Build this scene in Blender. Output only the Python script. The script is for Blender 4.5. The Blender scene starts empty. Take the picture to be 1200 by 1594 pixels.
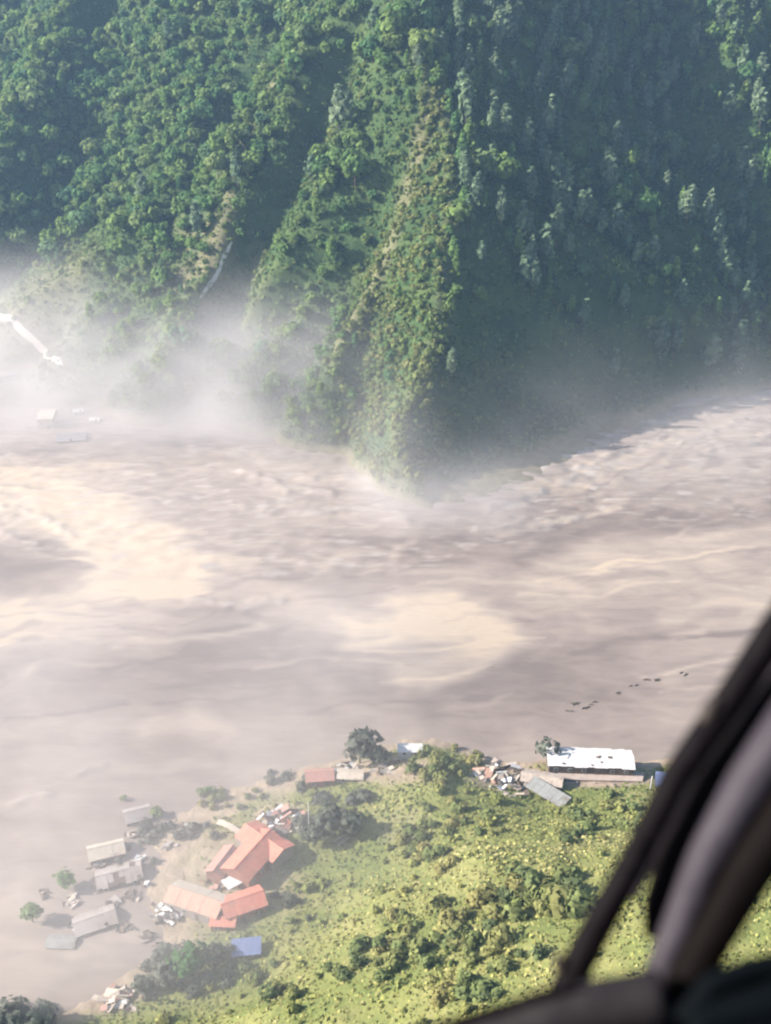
import bpy, math, random
import numpy as np
from mathutils import Vector

random.seed(7)
rng = np.random.default_rng(11)
SC = bpy.context.scene
COL = SC.collection

# ------------------------------------------------------------------ camera, light, exposure
CAM_H = 247.0
PITCH = math.radians(28.0)
F_PX = 1709.0                       # focal length in pixels of the 1200 x 1594 photograph
cam_d = bpy.data.cameras.new('camera')
cam = bpy.data.objects.new('camera', cam_d)
COL.objects.link(cam)
cam.location = (0, 0, CAM_H)
cam.rotation_euler = (math.pi / 2 - PITCH, 0, 0)
cam_d.sensor_fit = 'VERTICAL'
cam_d.sensor_height = 24.0
cam_d.lens = 24.0 * F_PX / 1594.0
cam_d.clip_start = 0.05
cam_d.clip_end = 6000
cam_d.dof.use_dof = True
cam_d.dof.focus_distance = 7.0
cam_d.dof.aperture_fstop = cam_d.lens / 12.0   # 12 mm pupil: the near window frame goes soft
SC.camera = cam

SUN_TO = Vector((-0.86, -0.04, 0.49)).normalized()
SUN_EL = math.asin(SUN_TO.z)
SUN_AZ = math.atan2(SUN_TO.x, SUN_TO.y)
world = bpy.data.worlds.new('World')
SC.world = world
world.use_nodes = True
wn = world.node_tree
bg = wn.nodes['Background']
sky = wn.nodes.new('ShaderNodeTexSky')
sky.sky_type = 'NISHITA'
sky.sun_disc = False
sky.sun_elevation = SUN_EL
sky.sun_rotation = SUN_AZ
wn.links.new(sky.outputs[0], bg.inputs[0])
bg.inputs[1].default_value = 0.08
sun_d = bpy.data.lights.new('sun', 'SUN')
sun_d.energy = 5.0
sun_d.angle = math.radians(0.5)
sun_d.color = (1.0, 0.93, 0.84)
sun = bpy.data.objects.new('sun', sun_d)
COL.objects.link(sun)
sun.location = (-300, 100, 600)
sun.rotation_euler = SUN_TO.to_track_quat('Z', 'Y').to_euler()
SC.view_settings.view_transform = 'Standard'
SC.view_settings.look = 'None'
SC.view_settings.gamma = 1.0
SC.view_settings.use_curve_mapping = False
SC.view_settings.exposure = 1.62
SC.render.engine = 'CYCLES'
SC.cycles.max_bounces = 5
SC.cycles.diffuse_bounces = 2
SC.cycles.glossy_bounces = 2
SC.cycles.transmission_bounces = 2
SC.cycles.transparent_max_bounces = 4
SC.cycles.volume_bounces = 1
SC.cycles.use_denoising = True
HAZE_DENSITY = 0.000115
MIST_DENSITY = 0.024

# ------------------------------------------------------------------ pixel <-> world
cp, sp = math.cos(PITCH), math.sin(PITCH)
FWD = np.array([0, cp, -sp]); UP = np.array([0, sp, cp]); RIGHT = np.array([1.0, 0, 0])

def ray(px, py):
    return FWD + (px - 600) / F_PX * RIGHT + (797 - py) / F_PX * UP

def P(px, py, z=0.0):
    """world point seen at a pixel of the photograph, at height z"""
    d = ray(px, py)
    t = (z - CAM_H) / d[2]
    return np.array([d[0] * t, d[1] * t, z])

def project(p):
    q = np.asarray(p, float) - np.array([0, 0, CAM_H])
    zc = q @ FWD
    zc = np.where(np.abs(zc) < 1e-6, 1e-6, zc)
    return 600 + F_PX * (q @ RIGHT) / zc, 797 - F_PX * (q @ UP) / zc, zc

# ------------------------------------------------------------------ noise
_perm = rng.permutation(512).astype(np.int64)
_perm = np.concatenate([_perm, _perm])
_ga = rng.uniform(0, 2 * np.pi, 1024)
_gx, _gy = np.cos(_ga), np.sin(_ga)

def perlin(x, y):
    xi = np.floor(x).astype(np.int64); yi = np.floor(y).astype(np.int64)
    xf = x - xi; yf = y - yi
    u = xf * xf * xf * (xf * (xf * 6 - 15) + 10); v = yf * yf * yf * (yf * (yf * 6 - 15) + 10)
    def g(ix, iy, dx, dy):
        h = _perm[(_perm[ix & 511] + iy) & 511]
        return _gx[h] * dx + _gy[h] * dy
    a = g(xi, yi, xf, yf); b = g(xi + 1, yi, xf - 1, yf)
    c = g(xi, yi + 1, xf, yf - 1); d = g(xi + 1, yi + 1, xf - 1, yf - 1)
    return (a + u * (b - a)) * (1 - v) + (c + u * (d - c)) * v

def fbm(x, y, octv=4, gain=0.5):
    s = np.zeros_like(np.asarray(x, float)); a = 1.0; f = 1.0
    for i in range(octv):
        s = s + a * perlin(x * f + 17.3 * i, y * f - 9.1 * i)
        a *= gain; f *= 2.03
    return s

def sstep(a, b, x):
    t = np.clip((x - a) / (b - a), 0, 1)
    return t * t * (3 - 2 * t)

def poly_dist(x, y, pts):
    """distance to a polyline in the plane and the interpolated last coordinate of its points"""
    best = np.full(np.shape(x), 1e9); val = np.zeros(np.shape(x)); side = np.zeros(np.shape(x))
    for a, b in zip(pts[:-1], pts[1:]):
        dx, dy = b[0] - a[0], b[1] - a[1]
        L2 = dx * dx + dy * dy + 1e-9
        t = np.clip(((x - a[0]) * dx + (y - a[1]) * dy) / L2, 0, 1)
        d = np.hypot(x - a[0] - t * dx, y - a[1] - t * dy)
        m = d < best
        best = np.where(m, d, best)
        val = np.where(m, a[2] + t * (b[2] - a[2]), val)
        side = np.where(m, np.sign(dx * (y - a[1]) - dy * (x - a[0])), side)
    return best, val, side

# ------------------------------------------------------------------ far mountainside (height field)
FOOT = [(-260, 480), (-100, 492), (0, 503), (100, 560), (200, 600), (300, 622), (400, 638), (500, 652), (590, 668),
        (625, 690), (660, 755), (700, 800), (760, 795), (820, 768), (880, 738), (940, 700), (1000, 660),
        (1060, 625), (1130, 608), (1200, 597), (1320, 588), (1500, 580)]
_fw = np.array([P(a, b) for a, b in FOOT])
FOOT_X, FOOT_Y = _fw[:, 0], _fw[:, 1]

def ridge_line(pix, k, y0=None):
    out = []
    for i, (px, py) in enumerate(pix):
        d = ray(px, py)
        if y0 is None:
            y0 = P(px, py)[1]
        # CAM_H + t dz = k (t dy - y0)
        t = (CAM_H + k * y0) / (k * d[1] - d[2])
        out.append((d[0] * t, d[1] * t, CAM_H + t * d[2]))
    return out

RIDGES = [  # crest line, how fast it falls on its sunny and its shaded side
    (ridge_line([(686, 800), (645, 754), (617, 692), (628, 640), (652, 590), (677, 530), (690, 480), (697, 400), (705, 320),
                 (705, 240), (690, 170), (655, 95), (620, 20), (600, -70)], .76), 0.95, -1),
    (ridge_line([(520, 560), (560, 470), (595, 400), (630, 330), (660, 262), (690, 190)], 0.90, 522), 1.1, 1.0),
    (ridge_line([(440, 540), (490, 450), (530, 372), (570, 292), (610, 205), (650, 110)], 0.82, 560), 0.75, 1.25),
    (ridge_line([(285, 520), (305, 455), (345, 380), (357, 320), (365, 255), (378, 218), (425, 150), (470, 85), (510, 0), (540, -80)], 0.84, 568), 0.8, 1.3),
    (ridge_line([(120, 540), (165, 470), (215, 400), (262, 320), (295, 250), (318, 200), (350, 140), (400, 60), (430, -60)], 0.80, 610), 0.7, 1.25),
    (ridge_line([(-60, 380), (-20, 300), (20, 200), (60, 120), (110, 40), (150, -50)], 0.80, 690), 0.7, 1.2),
    (ridge_line([(1068, 623), (1090, 580), (1122, 520), (1122, 440), (1085, 350), (1030, 290), (965, 235), (905, 165), (850, 90),
                 (800, 0), (770, -80)], 1.1), 0.62, 1.2),
    (ridge_line([(1262, 580), (1235, 500), (1215, 420), (1200, 340), (1185, 230), (1165, 100), (1140, -40)], 1.0), 0.85, 1.0),
    (ridge_line([(1420, 560), (1390, 400), (1360, 200), (1340, 0)], 0.85), 0.9, 1.0),
]

def smax(a, b, k):
    h = np.clip(0.5 + 0.5 * (a - b) / k, 0, 1)
    return b + (a - b) * h + k * h * (1 - h)

GULLIES = []
def far_height(x, y):
    x = np.asarray(x, float); y = np.asarray(y, float)
    calm = 1 - .85 * sstep(570, 520, y) * sstep(-30, -5, x)
    wx = x + 7 * calm * fbm(x / 55, y / 55, 2); wy = y + 7 * calm * fbm(x / 55 + 40, y / 55 + 40, 2)
    d = y - np.interp(x, FOOT_X, FOOT_Y)
    bowl = sstep(5, 40, x) * sstep(165, 120, x) * sstep(660, 600, y)
    h = (0.56 - .42 * bowl) * d + 0.0006 * np.maximum(d, 0) ** 2 + 1.0 - 3.2 * bowl
    for ri, (pts, ks, kd) in enumerate(RIDGES):
        dist, z, side = poly_dist(wx, wy, pts)
        east = sstep(-7, 7, wx - np.interp(wy, [p[1] for p in pts], [p[0] for p in pts]))
        if kd < 0: kd = 1.35 + .35 * sstep(15, 60, z) - 1.13 * sstep(70, 140, z)   # the central spur: a cliff low down, a grazing slope higher up
        k1 = ks + 1.8 * (1 - sstep(12, 40, z)) if ri == 0 else ks
        r = z - (k1 + (kd - k1) * east) * np.sqrt(dist * dist + 9) + 3
        h = smax(h, r, 3.0)
    amp = sstep(0, 60, h)
    h = h + amp * (5.5 * fbm(x / 42, y / 60, 3) + 2.0 * fbm(x / 13, y / 20, 3))
    h = h - amp * 6.0 * (0.35 - np.minimum(np.abs(fbm(x / 34 + 5, y / 110, 2)), 0.35))   # small gullies down the fall line
    for pts, dep, w in GULLIES:
        dist, _, _ = poly_dist(wx, wy, pts)
        ends = np.clip(1.15 - np.hypot(wx - np.mean([p[0] for p in pts]), wy - np.mean([p[1] for p in pts])) / (0.75 * np.hypot(pts[0][0] - pts[-1][0], pts[0][1] - pts[-1][1])), 0, 1)
        h = h - dep * np.minimum(1, ends * 2) * np.exp(-(dist / w) ** 2)
    h = np.where(h > 300, 300 + 40 * np.tanh((h - 300) / 60), h)
    # terraced river flat at the far left
    fl = sstep(-165, -185, x) * sstep(588, 600, y) * sstep(800, 760, y)
    bank = 2.2 + 2.5 * sstep(640, 700, y) + 0.8 * fbm(x / 9, y / 9, 2)
    h = np.where(fl > 0, np.maximum(h, bank * fl - 3 * (1 - fl)), h)
    return np.where(d < -6, np.where(fl > 0, h, np.minimum(h, -3)), h) if False else h

# ------------------------------------------------------------------ near hillside (height field)
NEAR_SHORE = [(-400, 1600), (-60, 1592), (60, 1578), (140, 1556), (200, 1512), (262, 1462), (236, 1440), (225, 1385), (250, 1330), (238, 1296), (290, 1256), (350, 1232),
              (430, 1208), (500, 1186), (560, 1172), (620, 1154), (680, 1148), (745, 1178), (800, 1186), (850, 1180), (990, 1183),
              (1060, 1180), (1140, 1160), (1300, 1130), (1600, 1090)]
_ctl = [  # pixel x, pixel y, height
    (330, 1280, 1.2), (420, 1240, 1.2), (300, 1400, 1.0), (420, 1330, 1.6), (380, 1440, 1.8), (500, 1240, 2.5), (480, 1330, 2.2), (450, 1400, 2.5), (320, 1480, 2.2), (250, 1545, 2.0),
    (130, 1585, 1.2), (560, 1210, 4.0), (600, 1260, 5.0), (560, 1330, 3.6), (520, 1430, 4.4), (420, 1520, 4.4), (330, 1590, 6.0),
    (690, 1180, 8.0), (690, 1230, 9.0), (770, 1210, 4.5), (850, 1210, 3.2), (920, 1200, 3.0), (990, 1200, 3.0), (840, 1265, 5.0),
    (1050, 1230, 4.0), (1150, 1200, 4.0), (950, 1260, 8.0),
    (650, 1330, 8), (740, 1330, 23), (600, 1400, 17), (500, 1500, 17), (420, 1590, 19), (850, 1320, 22), (980, 1320, 20),
    (700, 1420, 23), (800, 1400, 27), (900, 1380, 29), (880, 1450, 33), (780, 1480, 31), (680, 1520, 28), (560, 1580, 24), (960, 1440, 38),
    (820, 1560, 42), (700, 1600, 34), (950, 1560, 50), (1100, 1400, 44), (1200, 1350, 44), (1200, 1550, 62), (1000, 1700, 66), (700, 1800, 54), (400, 1800, 26), (100, 1750, 10),
    (-100, 1700, 4), (1400, 1400, 60), (1400, 1700, 80), (1250, 1230, 20), (1500, 1200, 30)]
_cw = np.array([P(a, b, c) for a, b, c in _ctl] + [(0, 60, 85.), (60, 40, 100.), (160, 40, 110.), (-120, 40, 40.)])
_D = np.hypot(_cw[:, None, 0] - _cw[None, :, 0], _cw[:, None, 1] - _cw[None, :, 1])
_W = np.linalg.solve(_D + 2.0 * np.eye(len(_cw)) * -1, _cw[:, 2] - _cw[:, 2].mean())
_shore = np.array([P(a, b) for a, b in NEAR_SHORE])

def shore_signed(x, y):
    """> 0 on the village side of the near shoreline"""
    pts = [(q[0], q[1], 0) for q in _shore]
    d, _, s = poly_dist(x, y, pts)
    return d * -s

def near_height(x, y):
    x = np.asarray(x, float); y = np.asarray(y, float)
    h = np.full(x.shape, _cw[:, 2].mean())
    for w, c in zip(_W, _cw):
        h = h + w * np.hypot(x - c[0], y - c[1])
    sd = shore_signed(x, y) + 2.5 * fbm(x / 11, y / 11, 3)
    k = sstep(-1, 22, sd)
    h = np.where(sd > 0, np.maximum(h, 0.5) * k + 0.35 * (1 - k) * sstep(0, 6, sd), -np.minimum(-sd * 0.25, 4.0))
    h = h + sstep(4, 14, h) * (1.6 * fbm(x / 24, y / 24, 3) + 0.5 * fbm(x / 6, y / 6, 2))
    return h + 0.18 * fbm(x / 5, y / 5, 2)

# ------------------------------------------------------------------ helpers for objects
def tag(o, label=None, cat=None, group=None, kind=None):
    if label: o['label'] = label
    if cat: o['category'] = cat
    if group: o['group'] = group
    if kind: o['kind'] = kind
    return o

def empty(name, loc, rz=0.0, scale=1.0):
    o = bpy.data.objects.new(name, None)
    o.empty_display_size = 0.5
    COL.objects.link(o)
    o.location = tuple(float(c) for c in loc); o.rotation_euler = (0, 0, rz); o.scale = (scale,) * 3
    return o

def mesh_np(name, verts, faces, mats, smooth=False, attrs=None):
    """verts (n,3); faces: list of arrays (m,k)"""
    me = bpy.data.meshes.new(name)
    faces = faces if isinstance(faces, list) else [faces]
    faces = [np.asarray(f, np.int32) for f in faces if len(f)]
    nv = len(verts)
    loops = np.concatenate([f.ravel() for f in faces])
    tot = np.concatenate([np.full(len(f), f.shape[1], np.int32) for f in faces])
    start = np.concatenate([[0], np.cumsum(tot)[:-1]]).astype(np.int32)
    me.vertices.add(nv); me.vertices.foreach_set('co', np.asarray(verts, np.float32).ravel())
    me.loops.add(len(loops)); me.loops.foreach_set('vertex_index', loops.astype(np.int32))
    me.polygons.add(len(tot)); me.polygons.foreach_set('loop_start', start)
    try:
        me.polygons.foreach_set('loop_total', tot)
    except Exception:
        pass
    me.polygons.foreach_set('use_smooth', np.full(len(tot), smooth, bool))
    me.update(calc_edges=True)
    me.validate()
    for k, a in (attrs or {}).items():
        at = me.attributes.new(k, 'FLOAT', 'POINT')
        at.data.foreach_set('value', np.asarray(a, np.float32))
    for m in (mats if isinstance(mats, (list, tuple)) else [mats]):
        me.materials.append(m)
    return me

def obj(name, me, parent=None, loc=(0, 0, 0), rot=(0, 0, 0), scale=None):
    o = bpy.data.objects.new(name, me)
    COL.objects.link(o)
    o.parent = parent
    o.location = tuple(float(c) for c in loc); o.rotation_euler = rot
    if scale is not None: o.scale = scale
    return o

class MB:
    def __init__(s): s.v = []; s.f = []
    def add(s, vs, fs):
        n = len(s.v); s.v += [tuple(v) for v in vs]; s.f += [tuple(i + n for i in f) for f in fs]; return s
    def box(s, x0, y0, z0, x1, y1, z1):
        return s.add([(x0, y0, z0), (x1, y0, z0), (x1, y1, z0), (x0, y1, z0), (x0, y0, z1), (x1, y0, z1), (x1, y1, z1), (x0, y1, z1)],
                     [(3, 2, 1, 0), (4, 5, 6, 7), (0, 1, 5, 4), (1, 2, 6, 5), (2, 3, 7, 6), (3, 0, 4, 7)])
    def slab(s, quad, t):
        """four corner points extruded down by t"""
        q = [Vector(p) for p in quad]; n = (q[1] - q[0]).cross(q[3] - q[0]).normalized()
        return s.add(list(q) + [p - n * t for p in q], [(0, 1, 2, 3), (7, 6, 5, 4), (0, 4, 5, 1), (1, 5, 6, 2), (2, 6, 7, 3), (3, 7, 4, 0)])
    def tube(s, pts, rad, n=6, sq=1.0):
        pts = [Vector(p) for p in pts]; rad = rad if isinstance(rad, (list, tuple)) else [rad] * len(pts)
        rings = []
        for i, p in enumerate(pts):
            d = (pts[min(i + 1, len(pts) - 1)] - pts[max(i - 1, 0)]).normalized()
            a = d.cross(Vector((0.13, 0.31, 1)) if abs(d.z) < .95 else Vector((1, 0, 0))).normalized(); b = d.cross(a)
            rings.append([p + (a * math.cos(2 * math.pi * k / n) + b * math.sin(2 * math.pi * k / n) * sq) * rad[i] for k in range(n)])
        vs = [v for r in rings for v in r]; fs = []
        for i in range(len(pts) - 1):
            for k in range(n):
                fs.append((i * n + k, i * n + (k + 1) % n, (i + 1) * n + (k + 1) % n, (i + 1) * n + k))
        fs += [tuple(range(n))[::-1], tuple((len(pts) - 1) * n + k for k in range(n))]
        return s.add(vs, fs)
    def mesh(s, name, mat, smooth=False):
        me = bpy.data.meshes.new(name); me.from_pydata([tuple(v) for v in s.v], [], s.f); me.update()
        me.materials.append(mat)
        if smooth: me.polygons.foreach_set('use_smooth', [True] * len(me.polygons))
        return me
    def build(s, name, mat, parent=None, loc=(0, 0, 0), rot=(0, 0, 0), smooth=False):
        return obj(name, s.mesh(name, mat, smooth), parent, loc, rot)

# ------------------------------------------------------------------ materials
def mat_new(name):
    m = bpy.data.materials.new(name); m.use_nodes = True
    nt = m.node_tree; nt.nodes.clear()
    out = nt.nodes.new('ShaderNodeOutputMaterial')
    return m, nt, out

def N(nt, t, **kw):
    n = nt.nodes.new(t)
    for k, v in kw.items(): setattr(n, k, v)
    return n

def ramp(nt, stops):
    r = N(nt, 'ShaderNodeValToRGB')
    e = r.color_ramp.elements
    while len(e) < len(stops): e.new(0.5)
    for i, (p, c) in enumerate(stops):
        e[i].position = p; e[i].color = (*c, 1)
    return r

def simple(name, col, rough=0.7, var=0.25, scale=1.5, spec=0.3, rust=None, rust_amt=0.45, metal=0.0, stretch=(1, 1, 1)):
    """a surface with grain and, if asked, patches of a second colour"""
    m, nt, out = mat_new(name)
    b = N(nt, 'ShaderNodeBsdfPrincipled'); nt.links.new(b.outputs[0], out.inputs[0])
    b.inputs['Roughness'].default_value = rough; b.inputs['Specular IOR Level'].default_value = spec
    b.inputs['Metallic'].default_value = metal
    tc = N(nt, 'ShaderNodeTexCoord'); mp = N(nt, 'ShaderNodeMapping'); mp.inputs['Scale'].default_value = stretch
    nt.links.new(tc.outputs['Object'], mp.inputs[0])
    n1 = N(nt, 'ShaderNodeTexNoise'); n1.inputs['Scale'].default_value = scale; n1.inputs['Detail'].default_value = 6
    nt.links.new(mp.outputs[0], n1.inputs['Vector'])
    lo = tuple(c * (1 - var) for c in col); hi = tuple(min(1, c * (1 + var)) for c in col)
    r = ramp(nt, [(0.3, lo), (0.7, hi)]); nt.links.new(n1.outputs[0], r.inputs[0])
    last = r.outputs[0]
    if rust:
        n2 = N(nt, 'ShaderNodeTexNoise'); n2.inputs['Scale'].default_value = scale * 0.45; n2.inputs['Detail'].default_value = 8
        nt.links.new(mp.outputs[0], n2.inputs['Vector'])
        mr = N(nt, 'ShaderNodeMapRange'); mr.inputs[1].default_value = 1 - rust_amt - 0.08; mr.inputs[2].default_value = 1 - rust_amt + 0.12
        nt.links.new(n2.outputs[0], mr.inputs[0])
        mx = N(nt, 'ShaderNodeMix', data_type='RGBA'); nt.links.new(mr.outputs[0], mx.inputs[0]); nt.links.new(last, mx.inputs[6])
        mx.inputs[7].default_value = (*rust, 1); last = mx.outputs[2]
    nt.links.new(last, b.inputs['Base Color'])
    bp = N(nt, 'ShaderNodeBump'); bp.inputs['Strength'].default_value = 0.25; bp.inputs['Distance'].default_value = 0.05
    nt.links.new(n1.outputs[0], bp.inputs['Height']); nt.links.new(bp.outputs[0], b.inputs['Normal'])
    return m

def leaf_mat(name, cols, attr=None, trans=0.42):
    m, nt, out = mat_new(name)
    if attr:
        at = N(nt, 'ShaderNodeAttribute', attribute_name=attr); fac = at.outputs['Fac']
    else:
        oi = N(nt, 'ShaderNodeObjectInfo'); fac = oi.outputs['Random']
    r = ramp(nt, [(i / (len(cols) - 1), c) for i, c in enumerate(cols)]); nt.links.new(fac, r.inputs[0])
    geo = N(nt, 'ShaderNodeNewGeometry')
    hs = N(nt, 'ShaderNodeHueSaturation')
    mr = N(nt, 'ShaderNodeMapRange'); mr.inputs[3].default_value = 0.7; mr.inputs[4].default_value = 1.35
    nt.links.new(geo.outputs['Random Per Island'], mr.inputs[0]); nt.links.new(mr.outputs[0], hs.inputs['Value'])
    nt.links.new(r.outputs[0], hs.inputs['Color'])
    d = N(nt, 'ShaderNodeBsdfDiffuse'); t = N(nt, 'ShaderNodeBsdfTranslucent'); mx = N(nt, 'ShaderNodeMixShader')
    mx.inputs[0].default_value = trans
    nt.links.new(hs.outputs[0], d.inputs[0]); nt.links.new(hs.outputs[0], t.inputs[0])
    nt.links.new(d.outputs[0], mx.inputs[1]); nt.links.new(t.outputs[0], mx.inputs[2]); nt.links.new(mx.outputs[0], out.inputs[0])
    return m

def ground_mat(name, stops, soil, scale=0.05, attr='bare'):
    m, nt, out = mat_new(name)
    b = N(nt, 'ShaderNodeBsdfPrincipled'); nt.links.new(b.outputs[0], out.inputs[0])
    b.inputs['Roughness'].default_value = 0.95; b.inputs['Specular IOR Level'].default_value = 0.1
    tc = N(nt, 'ShaderNodeTexCoord')
    n1 = N(nt, 'ShaderNodeTexNoise'); n1.inputs['Scale'].default_value = scale; n1.inputs['Detail'].default_value = 10; n1.inputs['Roughness'].default_value = 0.68
    nt.links.new(tc.outputs['Object'], n1.inputs['Vector'])
    r = ramp(nt, stops); nt.links.new(n1.outputs[0], r.inputs[0])
    at = N(nt, 'ShaderNodeAttribute', attribute_name=attr)
    n2 = N(nt, 'ShaderNodeTexNoise'); n2.inputs['Scale'].default_value = 0.22; n2.inputs['Detail'].default_value = 6
    nt.links.new(tc.outputs['Object'], n2.inputs['Vector'])
    s = ramp(nt, [(0.3, tuple(c * .75 for c in soil)), (0.7, tuple(c * 1.25 for c in soil))]); nt.links.new(n2.outputs[0], s.inputs[0])
    mx = N(nt, 'ShaderNodeMix', data_type='RGBA'); nt.links.new(at.outputs['Fac'], mx.inputs[0])
    nt.links.new(r.outputs[0], mx.inputs[6]); nt.links.new(s.outputs[0], mx.inputs[7])
    nt.links.new(mx.outputs[2], b.inputs['Base Color'])
    n3 = N(nt, 'ShaderNodeTexNoise'); n3.inputs['Scale'].default_value = 0.5; n3.inputs['Detail'].default_value = 8
    nt.links.new(tc.outputs['Object'], n3.inputs['Vector'])
    bp = N(nt, 'ShaderNodeBump'); bp.inputs['Strength'].default_value = 0.6; bp.inputs['Distance'].default_value = 0.9
    nt.links.new(n3.outputs[0], bp.inputs['Height']); nt.links.new(bp.outputs[0], b.inputs['Normal'])
    return m

M = {}
M['far_ground'] = ground_mat('forest floor', [(0.3, (.020, .040, .018)), (0.5, (.040, .068, .024)), (0.7, (.075, .092, .032))], (.150, .130, .078))
M['near_ground'] = ground_mat('grassy ground', [(0.3, (.079, .106, .033)), (0.48, (.148, .160, .052)), (0.68, (.214, .199, .081))], (.279, .213, .159), 0.06)
M['trunk'] = simple('bark', (.085, .062, .045), 0.9)
FOREST = [(.073, .143, .061), (.103, .179, .059), (.138, .202, .061), (.171, .218, .077), (.093, .168, .088)]
M['leaf_attr'] = leaf_mat('forest leaves', FOREST, 'tint')
M['leaf_obj'] = leaf_mat('tree leaves', FOREST)
M['leaf_tall'] = leaf_mat('slender tree leaves', [(.105, .160, .100), (.135, .190, .110), (.165, .210, .125), (.115, .170, .110)])
M['scrub'] = leaf_mat('scrub leaves', [(.048, .095, .038), (.088, .138, .046), (.135, .168, .054), (.178, .185, .072)], 'tint')
M['bush'] = leaf_mat('bush leaves', [(.122, .149, .067), (.161, .192, .072), (.216, .218, .083), (.273, .246, .097)])
M['grass'] = leaf_mat('hill grass', [(.101, .141, .049), (.171, .188, .060), (.243, .234, .078), (.303, .277, .122)], 'tint', 0.2)
M['greyleaf'] = leaf_mat('silted leaves', [(.090, .106, .082), (.120, .130, .103), (.150, .150, .126)])

# ------------------------------------------------------------------ setting: mountainside, hillside
def grid(x0, x1, nx, y0, y1, ny, fn):
    xs = np.linspace(x0, x1, nx); ys = np.linspace(y0, y1, ny)
    X, Y = np.meshgrid(xs, ys)
    Z = fn(X.ravel(), Y.ravel())
    v = np.stack([X.ravel(), Y.ravel(), Z], 1)
    i = np.arange(nx * ny).reshape(ny, nx)
    f = np.stack([i[:-1, :-1], i[:-1, 1:], i[1:, 1:], i[1:, :-1]], -1).reshape(-1, 4)
    return v, f

def hit(px, py, fn):
    """ground point seen at a pixel"""
    d = ray(px, py)
    t = np.linspace(60, 1400, 4000)
    x, y, z = d[0] * t, d[1] * t, CAM_H + d[2] * t
    h = np.maximum(fn(x, y), 0.0)
    i = int(np.argmax(z < h))
    return np.array([x[i], y[i], max(h[i], 0.0)])
_new = []
for _pts, _dep, _w in (([(392, 118), (350, 180), (318, 240)], 26, 15), ([(515, 120), (475, 195), (435, 265), (400, 335), (370, 410), (345, 480)], 32, 15),
                       ([(622, 290), (592, 350), (552, 420), (515, 480)], 11, 10), ([(165, -10), (110, 45)], 12, 9), ([(205, 400), (180, 460)], 9, 8),
                       ([(300, 270), (255, 340)], 8, 8), ([(560, 40), (530, 100)], 12, 9), ([(480, 400), (450, 470), (430, 520)], 10, 9)):
    _new.append(([tuple(hit(a, b, far_height)) for a, b in _pts], _dep, _w))
GULLIES += _new

fv, ff = grid(-560, 560, 449, 430, 1130, 281, far_height)
_Z = fv[:, 2].reshape(281, 449)
for _ in range(3):                       # slumped soil: no knife-edged steps
    _p = np.pad(_Z, 1, mode='edge')
    _Z = (_p[:-2, 1:-1] + _p[2:, 1:-1] + _p[1:-1, :-2] + _p[1:-1, 2:] + 2 * _p[1:-1, 1:-1]) / 6
fv[:, 2] = _Z.ravel()
def far_height(x, y):
    u = np.clip((np.asarray(x, float) + 560) / 2.5, 0, 447.999); v = np.clip((np.asarray(y, float) - 430) / 2.5, 0, 279.999)
    i = u.astype(int); j = v.astype(int); u = u - i; v = v - j
    return (_Z[j, i] * (1 - u) + _Z[j, i + 1] * u) * (1 - v) + (_Z[j + 1, i] * (1 - u) + _Z[j + 1, i + 1] * u) * v
fx, fy, fz = fv.T
def near_line(x, y, pix_pts):
    return poly_dist(x, y, pix_pts)[0]

def far_bare(x, y, z):
    """grassy or bare ground: spur spines, the slide scars, the flat at the left"""
    b = np.zeros_like(x)
    for ri, w, k0 in ((1, 6, 0.6), (3, 5, 0.6), (0, 5, 0.3)):
        d = near_line(x, y, RIDGES[ri][0])
        b = np.maximum(b, k0 * sstep(w * 1.6, w * 0.3, d + 3 * fbm(x / 12, y / 12, 2)))
    px, py, _ = project(np.stack([x, y, z], 1))
    b = np.maximum(b, 0.8 * sstep(110, 30, np.hypot(px - 330, (py - 420) * 0.8)) * sstep(-.3, .3, fbm(x / 16, y / 16, 3) + .1))
    b = np.maximum(b, 0.6 * sstep(-180, -205, x) * sstep(760, 720, y))
    b = np.maximum(b, sstep(5.5, 3.0, z + 1.5 * fbm(x / 7, y / 7, 2)))          # wet mud along the flood line
    return np.clip(b, 0, 1)
far_b = far_bare(fx, fy, fz)
mountain = obj('mountainside', mesh_np('mountainside', fv, ff, M['far_ground'], True, {'bare': far_b}))
tag(mountain, kind='structure')

nv_, nf_ = grid(-330, 330, 441, 20, 470, 301, near_height)
nx_, ny_, nz_ = nv_.T
def near_bare(x, y, z):
    px, py, _ = project(np.stack([x, y, z], 1))
    n = fbm(x / 9, y / 9, 3)
    b = 0.95 * sstep(1.2, .25, z + .5 * n)
    for cx, cy, rx, ry, a in ((610, 1200, 80, 22, .9), (800, 1208, 70, 24, .9), (930, 1212, 90, 16, 1), (350, 1360, 95, 85, .75), (545, 1195, 60, 14, .8), (430, 1270, 50, 30, .7),
                              (420, 1380, 50, 40, .5), (620, 1290, 50, 30, .25)):
        b = np.maximum(b, a * sstep(1.25, .6, np.hypot((px - cx) / rx, (py - cy) / ry) + .35 * n))
    return np.clip(b, 0, 1)
near_b = near_bare(nx_, ny_, nz_)
hill = obj('hillside', mesh_np('hillside', nv_, nf_, M['near_ground'], True, {'bare': near_b}))
tag(hill, kind='structure')

def far_at(x, y): return float(far_height(np.array([x]), np.array([y]))[0])
def near_at(x, y): return float(near_height(np.array([x]), np.array([y]))[0])

_hit = hit
def hit(px, py, fn=near_height): return _hit(px, py, fn)

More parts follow.
